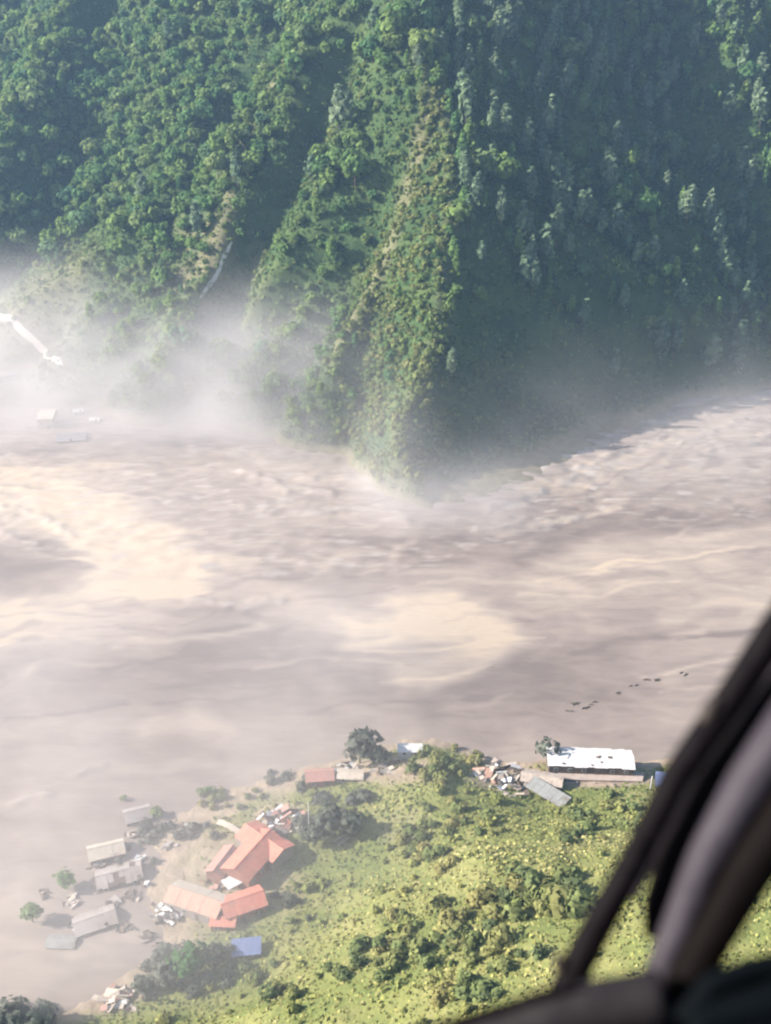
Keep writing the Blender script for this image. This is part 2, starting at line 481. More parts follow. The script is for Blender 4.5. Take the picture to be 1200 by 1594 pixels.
# ------------------------------------------------------------------ setting: flood water
wv, wf = grid(-560, 560, 701, 90, 820, 487, lambda x, y: np.zeros_like(x))
wx_, wy_, _z = wv.T
wpx, wpy, _ = project(wv)
qx = wpx + 55 * fbm(wx_ / 60, wy_ / 38, 4); qy = wpy + 26 * fbm(wx_ / 60 + 31, wy_ / 38 + 7, 4)
silt = -0.08 + 0.62 * fbm(wx_ / 130, wy_ / 60, 5) + 0.55 * fbm(wx_ / 40 + 3 * fbm(wx_ / 70, wy_ / 70, 2), wy_ / 12, 4)
def stroke(pts, w, v, soft=1.0):
    xs = [p[0] for p in pts]; ys = [p[1] for p in pts]; m = w * (1 + soft)
    near = np.where((qx > min(xs) - m) & (qx < max(xs) + m) & (qy > min(ys) - m) & (qy < max(ys) + m))[0]
    d, _, _ = poly_dist(qx[near], qy[near], [(a, b, 0) for a, b in pts])
    silt[near] += v * sstep(w * (1 + soft), w * 0.35, d)
stroke([(-80, 735), (60, 775), (170, 830), (265, 872), (190, 912), (70, 955), (-60, 1000)], 44, 1.1, .6)
stroke([(90, 800), (200, 860)], 60, .35)
stroke([(-60, 890), (40, 905), (95, 893)], 38, -1.0, .7)
stroke([(250, 885), (390, 920), (500, 960)], 28, .6)
stroke([(140, 944), (290, 938), (420, 962)], 5, -.7)
stroke([(545, 985), (620, 962), (720, 962), (765, 985), (720, 1022), (640, 1052)], 32, 1.25, .5)
stroke([(600, 1000), (720, 995)], 30, .35)
stroke([(640, 870), (820, 858), (940, 828), (1050, 803), (1250, 800)], 14, -.9)
stroke([(800, 880), (930, 905), (1010, 895)], 6, -.6)
stroke([(880, 902), (1000, 872), (1100, 852), (1260, 830)], 38, .6)
stroke([(1040, 965), (1150, 940), (1280, 915)], 20, .55)
stroke([(760, 800), (900, 745), (1040, 670), (1220, 620)], 40, .35)
stroke([(0, 1075), (200, 1062), (420, 1020), (560, 1060), (760, 1090), (960, 1060)], 46, -.5)
stroke([(560, 860), (560, 930)], 46, -.35)
stroke([(240, 1140), (330, 1128)], 22, .6)
stroke([(-40, 1010), (150, 985), (300, 970)], 20, .4)
stroke([(900, 1015), (1010, 985), (1140, 950)], 5, -.5)
stroke([(60, 1250), (200, 1220), (330, 1200)], 14, .25)
# current lines: long thin threads of clearer and of siltier water
_r = random.Random(5)
for _k in range(70):
    cx, cy = _r.uniform(-40, 1150), _r.uniform(650, 1120)
    dx = _r.uniform(50, 150); sl = (-.30 if cx > 700 and cy < 850 else -.12 if cx > 600 else .04 if cy < 900 else -.10) + _r.uniform(-.06, .06)
    stroke([(cx - dx, cy - sl * dx + _r.uniform(-6, 6)), (cx, cy), (cx + dx, cy + sl * dx + _r.uniform(-6, 6))], _r.uniform(1.6, 4.5), _r.choice((-.75, -.5, .5, .7)), .8)
for _k in range(16):
    cx, cy = _r.uniform(960, 1200), _r.uniform(610, 720)
    stroke([(cx - 45, cy + 22), (cx, cy + _r.uniform(-4, 4)), (cx + 45, cy - 18)], _r.uniform(2, 4), -.9, .8)
# standing waves and their foam
wave = np.zeros(len(wv)); foam = np.zeros(len(wv))
crests = [([(430, 672), (520, 668), (600, 690), (640, 702)], 4), ([(500, 705), (560, 706), (640, 722)], 4), ([(470, 745), (540, 742), (590, 748), (640, 760)], 4.5),
          ([(380, 790), (470, 797), (540, 790), (590, 794), (635, 808)], 5.5), ([(560, 690), (640, 690)], 3), ([(380, 735), (450, 760), (520, 770)], 4), ([(300, 700), (400, 708), (470, 700)], 4),
          ([(180, 640), (260, 648), (330, 645)], 3), ([(1010, 660), (1100, 640), (1200, 612)], 3), ([(1060, 690), (1150, 655), (1210, 645)], 3), ([(1100, 700), (1160, 690), (1210, 672)], 3),
          ([(1000, 640), (1080, 622), (1130, 615)], 3), ([(760, 790), (830, 770), (900, 742)], 4), ([(740, 822), (830, 812), (900, 808)], 3.5), ([(900, 726), (980, 700), (1050, 672)], 3),
          ([(1180, 600), (1210, 594)], 3), ([(0, 790), (60, 800), (110, 830)], 4), ([(0, 830), (60, 850)], 4),
          ([(300, 935), (380, 945), (440, 935)], 4), ([(110, 1205), (160, 1192)], 3), ([(20, 1250), (70, 1238)], 3)]
rx = wpx + 9 * fbm(wx_ / 9, wy_ / 7, 3); ry = wpy + 9 * fbm(wx_ / 9 + 11, wy_ / 7, 3)
for pts, w in crests:
    d, _, _ = poly_dist(rx, ry, [(a, b, 0) for a, b in pts])
    wave += 0.9 * np.exp(-(d / (w * 1.5)) ** 2)
    foam = np.maximum(foam, np.exp(-(d / (w * .75)) ** 2) * sstep(-.35, .35, fbm(wx_ / 7, wy_ / 4, 2)))
rough_zone = sstep(600, 500, np.hypot(wpx - 420, (wpy - 720) * 3)) + sstep(480, 330, np.hypot(wpx - 1080, (wpy - 680) * 3))
wave += rough_zone * 1.0 * fbm(wx_ / 16, wy_ / 5, 4) + 0.10 * fbm(wx_ / 10, wy_ / 5, 3)
foam = np.maximum(foam, .75 * rough_zone * sstep(.15, .5, fbm(wx_ / 14 + 50, wy_ / 3.5, 4)))
wv[:, 2] = wave
m, nt, out = mat_new('muddy flood water')
b = N(nt, 'ShaderNodeBsdfPrincipled'); nt.links.new(b.outputs[0], out.inputs[0])
b.inputs['Roughness'].default_value = 0.42; b.inputs['Specular IOR Level'].default_value = 0.35; b.inputs['IOR'].default_value = 1.33
a1 = N(nt, 'ShaderNodeAttribute', attribute_name='silt'); a2 = N(nt, 'ShaderNodeAttribute', attribute_name='foam')
tc = N(nt, 'ShaderNodeTexCoord'); mp = N(nt, 'ShaderNodeMapping'); mp.inputs['Scale'].default_value = (.05, .16, .1)
n1 = N(nt, 'ShaderNodeTexNoise'); n1.inputs['Scale'].default_value = 1.0; n1.inputs['Detail'].default_value = 9; n1.inputs['Distortion'].default_value = 1.2
nt.links.new(tc.outputs['Object'], mp.inputs[0]); nt.links.new(mp.outputs[0], n1.inputs['Vector'])
ma = N(nt, 'ShaderNodeMath', operation='MULTIPLY_ADD'); ma.inputs[1].default_value = 1.5; ma.inputs[2].default_value = -0.75
nt.links.new(n1.outputs[0], ma.inputs[0])
mb = N(nt, 'ShaderNodeMath', operation='ADD'); nt.links.new(ma.outputs[0], mb.inputs[0]); nt.links.new(a1.outputs['Fac'], mb.inputs[1])
mc = N(nt, 'ShaderNodeMapRange'); mc.inputs[1].default_value = -1.1; mc.inputs[2].default_value = 1.3
nt.links.new(mb.outputs[0], mc.inputs[0])
r = ramp(nt, [(0.0, (0.149, 0.119, 0.104)), (0.42, (0.221, 0.178, 0.152)), (0.70, (0.283, 0.231, 0.191)), (1.0, (0.373, 0.298, 0.224))]); nt.links.new(mc.outputs[0], r.inputs[0])
mx = N(nt, 'ShaderNodeMix', data_type='RGBA'); nt.links.new(a2.outputs['Fac'], mx.inputs[0]); nt.links.new(r.outputs[0], mx.inputs[6]); mx.inputs[7].default_value = (.31, .27, .24, 1)
nt.links.new(mx.outputs[2], b.inputs['Base Color'])
n2 = N(nt, 'ShaderNodeTexNoise'); n2.inputs['Scale'].default_value = 0.35; n2.inputs['Detail'].default_value = 7
mp2 = N(nt, 'ShaderNodeMapping'); mp2.inputs['Scale'].default_value = (.5, 1.6, 1); nt.links.new(tc.outputs['Object'], mp2.inputs[0]); nt.links.new(mp2.outputs[0], n2.inputs['Vector'])
bp = N(nt, 'ShaderNodeBump'); bp.inputs['Strength'].default_value = 0.35; bp.inputs['Distance'].default_value = 0.5
nt.links.new(n2.outputs[0], bp.inputs['Height']); nt.links.new(bp.outputs[0], b.inputs['Normal'])
water = obj('flood_water', mesh_np('flood_water', wv, wf, m, True, {'silt': silt, 'foam': foam}))
tag(water, kind='structure')
bed = MB().box(-570, 10, -9, 570, 1140, -6).build('ground', M['near_ground'])
tag(bed, kind='structure')

# ------------------------------------------------------------------ air: one even haze box, and the spray mist over the river
def cube(name, x0, y0, z0, x1, y1, z1, mat):
    return MB().box(x0, y0, z0, x1, y1, z1).build(name, mat)
m, nt, out = mat_new('air haze')
v = N(nt, 'ShaderNodeVolumePrincipled'); nt.links.new(v.outputs[0], out.inputs['Volume'])
v.inputs['Color'].default_value = (.42, .66, 1.0, 1); v.inputs['Density'].default_value = HAZE_DENSITY; v.inputs['Anisotropy'].default_value = 0.2
tag(cube('haze', -600, -120, -11, 600, 1170, 365, m), kind='stuff')

m, nt, out = mat_new('spray mist')
v = N(nt, 'ShaderNodeVolumePrincipled'); nt.links.new(v.outputs[0], out.inputs['Volume'])
v.inputs['Color'].default_value = (.86, .82, .82, 1); v.inputs['Anisotropy'].default_value = 0.15
tc = N(nt, 'ShaderNodeTexCoord'); sx = N(nt, 'ShaderNodeSeparateXYZ'); nt.links.new(tc.outputs['Object'], sx.inputs[0])
def MR(src, a, b_, c=0.0, d_=1.0):
    q = N(nt, 'ShaderNodeMapRange', interpolation_type='SMOOTHSTEP')
    for i, val in enumerate((a, b_, c, d_)): q.inputs[i + 1].default_value = val
    nt.links.new(src, q.inputs[0]); return q.outputs[0]
def MT(op, a, b_):
    q = N(nt, 'ShaderNodeMath', operation=op)
    for i, val in enumerate((a, b_)):
        if isinstance(val, (int, float)): q.inputs[i].default_value = val
        else: nt.links.new(val, q.inputs[i])
    return q.outputs[0]
X, Y, Z = sx.outputs
mp = N(nt, 'ShaderNodeMapping'); mp.inputs['Scale'].default_value = (.016, .014, .024); nt.links.new(tc.outputs['Object'], mp.inputs[0])
ns = N(nt, 'ShaderNodeTexNoise'); ns.inputs['Scale'].default_value = 1.0; ns.inputs['Detail'].default_value = 4; nt.links.new(mp.outputs[0], ns.inputs['Vector'])
puff = MR(ns.outputs[0], .32, .68, .42, 1.35)
hz = MT('POWER', MR(Z, 100, 0, 0, 1), 2.6)
fx_ = MT('MULTIPLY', MR(X, 38, -45, .12, 1.3), MR(X, -90, -210, 1.0, .58))
fy_ = MT('MULTIPLY', MT('MAXIMUM', MR(Y, 500, 580, .06, 1), MT('MULTIPLY', MR(Y, 440, 490, 0, 1), MR(X, -30, 10, 0, 1))), MR(Y, 790, 700, 0, 1))
fe = MT('MULTIPLY', MR(X, -430, -330, 0, 1), MR(X, 330, 200, 0, 1))
hz = MT('ADD', hz, MR(Z, 26, 2, 0, .7))
far = MT('MULTIPLY', hz, MT('MULTIPLY', fx_, fy_))
tip = MT('MULTIPLY', MT('MULTIPLY', MT('MULTIPLY', MR(X, -25, 12, 0, 1), MR(X, 85, 45, 0, 1)), MT('MULTIPLY', MR(Y, 420, 452, 0, 1), MR(Y, 515, 470, 0, 1))), MR(Z, 32, 3, 0, .6))
near = MT('MULTIPLY', MT('MULTIPLY', MR(Z, 45, 0, 0, .24), MR(X, 60, -25, 0, 1)), MR(Y, 400, 330, 0, 1))
dens = MT('MULTIPLY', MT('MULTIPLY', puff, MT('ADD', MT('ADD', far, tip), near)), fe)
nt.links.new(MT('MULTIPLY', dens, MIST_DENSITY), v.inputs['Density'])
tag(cube('mist', -430, 180, 1.2, 330, 800, 130, m), kind='stuff')

# ------------------------------------------------------------------ trees
def ico(n=1):
    import bmesh
    bm = bmesh.new(); bmesh.ops.create_icosphere(bm, subdivisions=n, radius=1)
    v = np.array([q.co[:] for q in bm.verts]); f = np.array([[q.index for q in p.verts] for p in bm.faces]); bm.free(); return v, f
ICO_V, ICO_F = ico(1)

def crown_arrays(r, kind, n, base, top, rad, leaf):
    """leaf clumps (quads) spread through a lumpy crown, over an uneven core"""
    lob = [(r.normal(size=3), r.uniform(.25, .55)) for _ in range(6)]
    lob = [(d / np.linalg.norm(d), a) for d, a in lob]
    def shape(d):
        k = 0.72 + sum(a * np.clip(d @ l, 0, 1) ** 4 for l, a in lob)
        return k
    h = (top - base) / 2; c = (top + base) / 2
    vs = []; fs = []
    d = r.normal(size=(n, 3)); d[:, 2] = d[:, 2] * .9 + .25; d /= np.linalg.norm(d, axis=1)[:, None]
    k = shape(d) * r.uniform(.62, 1.05, n)
    taper = np.ones(n)
    if kind == 'tall': taper = 1.0 - .38 * np.clip(d[:, 2], -0.3, 1)
    p = np.stack([d[:, 0] * rad * k * taper, d[:, 1] * rad * k * taper, c + d[:, 2] * h * np.clip(k, .7, 1.08)], 1)
    nrm = d * 1.0 + r.normal(size=(n, 3)) * .38 + np.array([0, 0, .25]); nrm /= np.linalg.norm(nrm, axis=1)[:, None]
    t = np.cross(nrm, r.normal(size=(n, 3))); t /= np.linalg.norm(t, axis=1)[:, None]; bt = np.cross(nrm, t)
    s = leaf * r.uniform(.6, 1.25, n)[:, None]
    q = np.stack([p - t * s - bt * s * .55, p + t * s * .8 - bt * s * .8 - nrm * s * .3, p + t * s * 1.05 + bt * s * .5, p - t * s * .6 + bt * s - nrm * s * .25], 1)
    V = q.reshape(-1, 3); Q = np.arange(4 * n).reshape(-1, 4)
    cv = ICO_V * (shape(ICO_V) * r.uniform(.6, .74, len(ICO_V)))[:, None]
    tp = (1.0 - .38 * np.clip(ICO_V[:, 2], -.3, 1)) if kind == 'tall' else np.ones(len(ICO_V))
    cv = np.stack([cv[:, 0] * rad * tp, cv[:, 1] * rad * tp, c + cv[:, 2] * h], 1)
    return np.concatenate([V, cv]), Q, ICO_F + len(V)

VAR = {'broad': [crown_arrays(rng, 'broad', 130, 2.2, 11.0, 4.9, 1.05) for _ in range(7)],
       'tall': [crown_arrays(rng, 'tall', 120, 2.6, 16.5, 2.8, .95) for _ in range(6)],
       'scrub': [crown_arrays(rng, 'broad', 34, -.4, 2.3, 1.6, .62) for _ in range(6)],
       'bush': [crown_arrays(rng, 'broad', 80, -.3, 2.6, 1.7, .42) for _ in range(6)]}

def crown_mesh(kind, i, mat):
    V, Q, T = VAR[kind][i]
    return mesh_np(kind + ' crown', V, [Q, T], mat)

def trunk_mesh(h, r):
    mb = MB(); mb.tube([(0, 0, -1.2), (.1, .05, h * .3), (-.12, .1, h * .6), (.05, 0, h)], [r * 1.3, r, r * .7, r * .3], 6)
    for k in range(4):
        a = k * 1.7 + .4; z = h * (.4 + .1 * k)
        mb.tube([(0, 0, z), (math.cos(a) * h * .14, math.sin(a) * h * .14, z + h * .12), (math.cos(a) * h * .22, math.sin(a) * h * .22, z + h * .26)], [r * .5, r * .32, r * .12], 5)
    return mb.mesh('trunk', M['trunk'])
TRUNK = {'broad': trunk_mesh(7.5, .26), 'tall': trunk_mesh(11.5, .22)}
CROWN = {'broad': [crown_mesh('broad', i, M['leaf_obj']) for i in range(7)], 'tall': [crown_mesh('tall', i, M['leaf_tall']) for i in range(6)]}

def make_tree(kind, name, label, group, loc, s, rz, mesh=None, lean=0):
    t = empty(name, loc, rz); t.scale = (s, s, s * random.uniform(.9, 1.15))
    t.rotation_euler.x = lean
    tag(t, label, 'tree', group)
    obj('crown', mesh or random.choice(CROWN[kind]), t); obj('trunk', TRUNK[kind], t)
    return t

# candidate sites on a jittered grid over the far slope
gx, gy = np.meshgrid(np.arange(-470, 470, 6.2), np.arange(455, 1090, 7.8))
gx = gx.ravel() + rng.uniform(-2.6, 2.6, gx.size); gy = gy.ravel() + rng.uniform(-3.2, 3.2, gy.size)
gz = far_height(gx, gy)
px, py, zc = project(np.stack([gx, gy, gz + 8], 1))
ok = (gz > 3) & (px > -140) & (px < 1340) & (py > -110) & (zc > 0)
gx, gy, gz, px, py, zc = [a[ok] for a in (gx, gy, gz, px, py, zc)]
# drop what the ground itself hides from the camera
vis = np.ones(len(gx), bool)
for t in np.linspace(.45, .985, 70):
    vis &= far_height(gx * t, gy * t) < CAM_H + (gz + 11 - CAM_H) * t + 1.0
keep = vis
bare = far_bare(gx, gy, gz)
dn = fbm(gx / 38, gy / 38, 3)
bowl = sstep(210, 110, np.hypot((px - 770) * .9, (py - 640)))            # the shaded bowl floor carries few trees
prob = np.clip(0.93 - 0.95 * bare - .45 * sstep(370, 460, py) * sstep(610, 560, px) + .25 * dn - .78 * bowl - .52 * sstep(700, 760, px), 0.05, 1)
for _p, _d, _w in GULLIES:
    prob *= 1 - .9 * sstep(_w * 1.5, _w * .9, near_line(gx - 3, gy, _p)) * min(1, _d / 12)
prob *= 1 - .8 * sstep(550, 590, px + .25 * (py - 400)) * sstep(715, 690, px) * sstep(90, 170, py)
prob *= 1 - .95 * sstep(-165, -185, gx) * sstep(775, 755, gy)
low = sstep(16, 4, gz)
prob *= 1 - .6 * low
keep &= rng.uniform(size=len(gx)) < prob
gx, gy, gz, px, py, zc = [a[keep] for a in (gx, gy, gz, px, py, zc)]
isTall = rng.uniform(size=len(gx)) < np.where(px > 700, .85, np.where(px > 480, .30, .15))
size = rng.lognormal(0, .32, len(gx)) * np.where(isTall, .92, 1.0)
spur = sstep(535, 570, px) * sstep(715, 690, px) * sstep(60, 150, py)      # the spur's sunny face carries low scrub and small trees
size = np.clip(size * (1 - .5 * spur) * np.where(isTall & (px > 700), 1.22, 1) * np.where(px < 560, .80, 1), .35, 1.8)
inview = (px > 8) & (px < 1192) & (py > 8) & (py < 700)
score = np.where(inview, size / zc, 0) * rng.uniform(.75, 1.0, len(gx))
pick = np.zeros(len(gx), bool); pick[np.argsort(-score)[:262]] = True

def region(px, py, tall):
    kind = 'slender' if tall else 'round-crowned'
    if px > 1010: return f'{kind} tree in the forest on the right-hand spur and the slope beyond it'
    if px > 715: return f'{kind} tree on the shaded slope right of the central spur'
    if px > 540: return f'{kind} tree on the sunlit flank and crest of the central spur'
    if px > 300: return f'{kind} tree on the steep ribs between the central spur and the slide scar'
    return f'{kind} tree in the hazy forest on the left mountainside'
for i in np.where(pick)[0]:
    k = 'tall' if isTall[i] else 'broad'
    lab = region(px[i], py[i], isTall[i])
    make_tree(k, 'slender_tree' if isTall[i] else 'broadleaf_tree', lab, lab.replace(' tree ', ' trees '), (gx[i], gy[i], gz[i] - .3), size[i], rng.uniform(0, 6.28))

def merge_crowns(idx, kinds, X, Y, Z, S, tint):
    Vs, Qs, Ts, A = [], [], [], []; n = 0
    for j, i in enumerate(idx):
        arr = VAR[kinds[j]]; V, Q, T = arr[int(rng.integers(len(arr)))]
        a = rng.uniform(0, 6.28); c, s = math.cos(a), math.sin(a)
        ex, ey = rng.uniform(.8, 1.25, 2)
        W = np.stack([(V[:, 0] * c * ex - V[:, 1] * s * ey) * S[i], (V[:, 0] * s * ex + V[:, 1] * c * ey) * S[i], V[:, 2] * S[i] * rng.uniform(.9, 1.12)], 1) + np.array([X[i], Y[i], Z[i]])
        Vs.append(W); Qs.append(Q + n); Ts.append(T + n); A.append(np.full(len(V), tint[i])); n += len(V)
    return np.concatenate(Vs), [np.concatenate(Qs), np.concatenate(Ts)], np.concatenate(A)
n = 60000
sxx = rng.uniform(-430, 430, n); syy = rng.uniform(455, 1000, n); szz = far_height(sxx, syy)
spx, spy, _ = project(np.stack([sxx, syy, szz], 1))
on_spur = sstep(560, 600, spx + .25 * (spy - 400)) * sstep(720, 690, spx) * sstep(110, 160, spy)
on_rib = sstep(14, 5, near_line(sxx, syy, RIDGES[3][0])) + sstep(9, 4, near_line(sxx, syy, RIDGES[1][0]))
_sl = (far_height(sxx + 2, syy) - far_height(sxx - 2, syy)) / 4
want = np.clip(.035 + .25 * sstep(.8, 1.6, np.abs(_sl)) + .75 * on_spur + .5 * on_rib + .12 * sstep(330, 420, spy) * sstep(700, 600, spx), 0, .8)
for t in (.6, .8, .9, .95, .98): want = want * (far_height(sxx * t, syy * t) < CAM_H + (szz + 3 - CAM_H) * t + 1)
k = (szz > 3.5) & (spx > -60) & (spx < 1260) & (spy > -60) & (rng.uniform(size=n) < want)
sxx, syy, szz = sxx[k], syy[k], szz[k]
ssz = rng.lognormal(0, .35, len(sxx)).clip(.5, 2.0); stint = np.clip(.50 + .28 * on_spur[k] + .4 * fbm(sxx / 20, syy / 20, 2) + rng.normal(0, .16, len(sxx)), 0, 1)
rest = np.where(~pick)[0]
tint = np.clip(.45 + .45 * fbm(gx / 50, gy / 50, 2) + rng.normal(0, .2, len(gx)) - .1 * isTall, 0, 1)
V, Fq, A = merge_crowns(rest, ['tall' if isTall[i] else 'broad' for i in rest], gx, gy, gz - .4, size, tint)
forest = obj('forest', mesh_np('forest', V, Fq, M['leaf_attr'], False, {'tint': A}))
tag(forest, 'dense green forest covering the far mountainside', None, None, 'stuff')
V2, F2, A2 = merge_crowns(range(len(sxx)), ['scrub'] * len(sxx), sxx, syy, szz, ssz, stint)
tag(obj('scrub', mesh_np('scrub', V2, F2, M['scrub'], False, {'tint': A2})), 'dense low bushes on the spur crests and lower slopes', None, None, 'stuff')
print('scrub', len(sxx), 'tris', sum(len(f) * (f.shape[1] - 2) for f in F2))
print('forest trees', len(gx), 'tris', sum(len(f) * (f.shape[1] - 2) for f in Fq))

def tufts(x, y, z, s, flat=.6):
    n = len(x)
    nrm = rng.normal(size=(n, 3)) * flat + np.array([0, -.15, 1]); nrm /= np.linalg.norm(nrm, axis=1)[:, None]
    t = np.cross(nrm, rng.normal(size=(n, 3))); t /= np.linalg.norm(t, axis=1)[:, None]; bt = np.cross(nrm, t)
    p = np.stack([x, y, z], 1); s = s[:, None]
    q = np.stack([p - t * s - bt * s * .6, p + t * s * .8 - bt * s * .8 - nrm * s * .3, p + t * s + bt * s * .5, p - t * s * .6 + bt * s - nrm * s * .3], 1)
    return q.reshape(-1, 3), np.arange(4 * n).reshape(-1, 4)
n = 150000
ux = rng.uniform(-430, 430, n); uy = rng.uniform(455, 1050, n); uz = far_height(ux, uy)
qx1, qy1, _ = project(np.stack([ux, uy, uz], 1))
k = (uz > 3.5) & (qx1 > -80) & (qx1 < 1280) & (qy1 > -80)
ux, uy, uz = ux[k], uy[k], uz[k]
sz = rng.uniform(.6, 1.8, len(ux)) * (1 - .4 * far_bare(ux, uy, uz))
V, Q = tufts(ux, uy, uz + sz * .4, sz)
tn = np.clip(.35 + .5 * far_bare(ux, uy, uz) + .35 * fbm(ux / 25, uy / 25, 3) + rng.normal(0, .12, len(ux)), 0, 1)
tag(obj('undergrowth', mesh_np('undergrowth', V, Q, M['scrub'], False, {'tint': np.repeat(tn, 4)})), 'low scrub covering the slope between the trees', None, None, 'stuff')

# ------------------------------------------------------------------ near hill: grass and bushes
n = 120000
ux = rng.uniform(-190, 190, n); uy = rng.uniform(110, 420, n); uz = near_height(ux, uy)
qx1, qy1, _ = project(np.stack([ux, uy, uz], 1))
bb = near_bare(ux, uy, uz)
k = (uz > .6) & (qx1 > -80) & (qx1 < 1280) & (qy1 < 1700) & (rng.uniform(size=n) > bb * .95)
ux, uy, uz = ux[k], uy[k], uz[k]
sz = rng.uniform(.18, .6, len(ux)) * (1 + .7 * np.clip(fbm(ux / 14, uy / 14, 2), -1, 1))
V, Q = tufts(ux, uy, uz + sz * .35, sz, .8)
crest = poly_dist(ux, uy, [tuple(hit(a, b)) for a, b in ((350, 1580), (480, 1465), (600, 1390), (750, 1345), (880, 1310), (960, 1290))])[0]
knoll = np.hypot(ux - hit(690, 1195)[0], uy - hit(690, 1195)[1])
tn = np.clip(.42 + .35 * sstep(20, 3, crest) + .3 * sstep(14, 4, knoll) + .55 * fbm(ux / 22, uy / 22, 3) + rng.normal(0, .16, len(ux)) + .02 * np.clip(uz - 8, -8, 10), 0, 1)
tag(obj('grass', mesh_np('grass', V, Q, M['grass'], False, {'tint': np.repeat(tn, 4)})), 'rough yellow-green grass on the near hill', None, None, 'stuff')

n = 5200
ux = rng.uniform(-150, 190, n); uy = rng.uniform(120, 400, n); uz = near_height(ux, uy)
qx1, qy1, _ = project(np.stack([ux, uy, uz], 1))
bb = near_bare(ux, uy, uz)
k = (uz > 1.0) & (qx1 > -60) & (qx1 < 1260) & (qy1 < 1680) & (rng.uniform(size=n) > bb) & (fbm(ux / 16, uy / 16, 3) + rng.normal(0, .25, n) > .27)
ux, uy, uz = ux[k], uy[k], uz[k]
V2, F2, A2 = merge_crowns(range(len(ux)), ['scrub'] * len(ux), ux, uy, uz, rng.lognormal(-.55, .4, len(ux)).clip(.25, 1.2), np.clip(.42 + .4 * fbm(ux / 20, uy / 20, 2) + rng.normal(0, .1, len(ux)), 0, 1))
tag(obj('hill_scrub', mesh_np('hill_scrub', V2, F2, M['grass'], False, {'tint': A2})), 'low tussocks and scrub scattered over the near hill', None, None, 'stuff')
BUSH = [crown_mesh('bush', i, M['bush']) for i in range(6)]
GBUSH = [crown_mesh('bush', i, M['greyleaf']) for i in range(6)]
def bush(p, s, label, group, meshes=BUSH, name='shrub'):
    if name == 'shrub' and 'lean-to' not in label and np.hypot(*(p[:2] - P(852, 1240, 4.5)[:2])) < 9: return None
    o = obj(name, random.choice(meshes), None, (p[0], p[1], p[2] - .15), (0, 0, random.uniform(0, 6.28)), (s * random.uniform(.85, 1.3), s * random.uniform(.85, 1.2), s * random.uniform(.8, 1.15)))
    return tag(o, label, 'shrub', group)
clusters = [  # pixel centre, spread, count, size, wording
    (825, 1398, 62, 26, 24, 1.9, 'dark shrub in the thicket on the bright hilltop above the grass edge'),
    (690, 1455, 75, 40, 26, 1.5, 'green shrub on the grassy middle of the near hill'),
    (570, 1495, 70, 40, 20, 1.4, 'shrub low on the left flank of the near hill'),
    (930, 1275, 65, 30, 24, 1.25, 'shrub on the slope in front of the white-roofed hall'),
    (715, 1275, 70, 22, 16, 1.1, 'shrub below the collapsed house on the near hill'),
    (690, 1195, 45, 24, 16, 1.3, 'yellow-green shrub on the knoll beside the river'),
    (640, 1320, 60, 30, 14, 1.2, 'shrub in the dip between the village and the near hill'),
    (780, 1530, 90, 34, 16, 1.2, 'shrub on the grass close under the window sill')]
for cx, cy, rx_, ry_, n, s, lab in clusters:
    for _ in range(n):
        p = hit(cx + np.clip(rng.normal(), -1.7, 1.7) * rx_ * .7, cy + np.clip(rng.normal(), -1.7, 1.7) * ry_ * .7)
        bush(p, s * rng.uniform(.55, 1.25), lab, lab.replace('shrub', 'shrubs', 1))

def lone_tree(name, label, px, py, s, mat, kind='broad', i=0, sz=1.0, group=None, sparse=1.0):
    p = hit(px, py)
    t = empty(name, p, random.uniform(0, 6)); t.scale = (s, s, s * sz); tag(t, label, 'tree', group)
    V, Q, T = VAR[kind][i]
    if sparse < 1: Q = Q[rng.uniform(size=len(Q)) < sparse]; T = T[:0]
    obj('crown', mesh_np('crown', V, [Q, T], mat), t); obj('trunk', TRUNK[kind], t)
    return t
GL = M['greyleaf']
lone_tree('broadleaf_tree', 'large grey-green tree standing at the water edge left of the small white hut', 560, 1188, 1.35, GL, 'broad', 1, .95)
lone_tree('broadleaf_tree', 'lower grey-green tree spreading right against the large tree by the small white hut', 588, 1192, .85, GL, 'broad', 4, .75)
lone_tree('bare_tree', 'thin half-bare tree standing behind the left end of the white-roofed hall', 851, 1190, .95, GL, 'broad', 2, 1.15, None, .35)
for j, (a, b, s, lab) in enumerate([(515, 1292, .95, 'hazy tree right of the red-roofed complex, beside the white pole'), (545, 1300, .9, 'hazy grey tree at the top of the pale ladder-like ramp'),
        (490, 1315, .8, 'hazy tree nearest the right eave of the red-roofed complex'), (300, 1520, .95, 'grey-green tree left of the blue tarp, largest of the lower village'),
        (335, 1500, .7, 'grey-green tree just left of and below the blue tarp'), (262, 1535, .8, 'grey-green tree right of the white wrecked roof at the lower shore'), (222, 1545, .6, 'small dark tree just behind the white wrecked roof at the lower shore'),
        (288, 1500, .6, 'brownish tree between the white wreck and the lower shore trees')]):
    lone_tree('broadleaf_tree', lab, a, b, s, GL if j != 3 else M['leaf_obj'], 'broad', j % 7, .9)
for j, (a, b, s, sz, lab) in enumerate([(52, 1436, .62, 1.1, 'dark tree standing alone in the flood, leftmost of the village'), (104, 1384, .62, .8, 'dark olive tree standing in the flood above the drowned roofs'),
        (243, 1272, .45, .7, 'dark tree standing in the flood right of the upper pale roof'), (25, 1602, .9, .9, 'brownish tree cut by the bottom left corner of the picture'), (62, 1606, .8, .9, 'brownish tree second from the bottom left corner'),
        (325, 1238, .35, .8, 'small dark tree on the green strip above the red-roofed complex'), (470, 1240, .4, 1.5, 'thin dark tree left of the pink roof'), (192, 1246, .25, .7, 'small dark treetop poking out of the flood above the upper pale roof')]):
    lone_tree('broadleaf_tree', lab, a, b, s, GL if j in (3, 4, 6) else M['leaf_obj'], 'broad', (j + 2) % 7, sz)
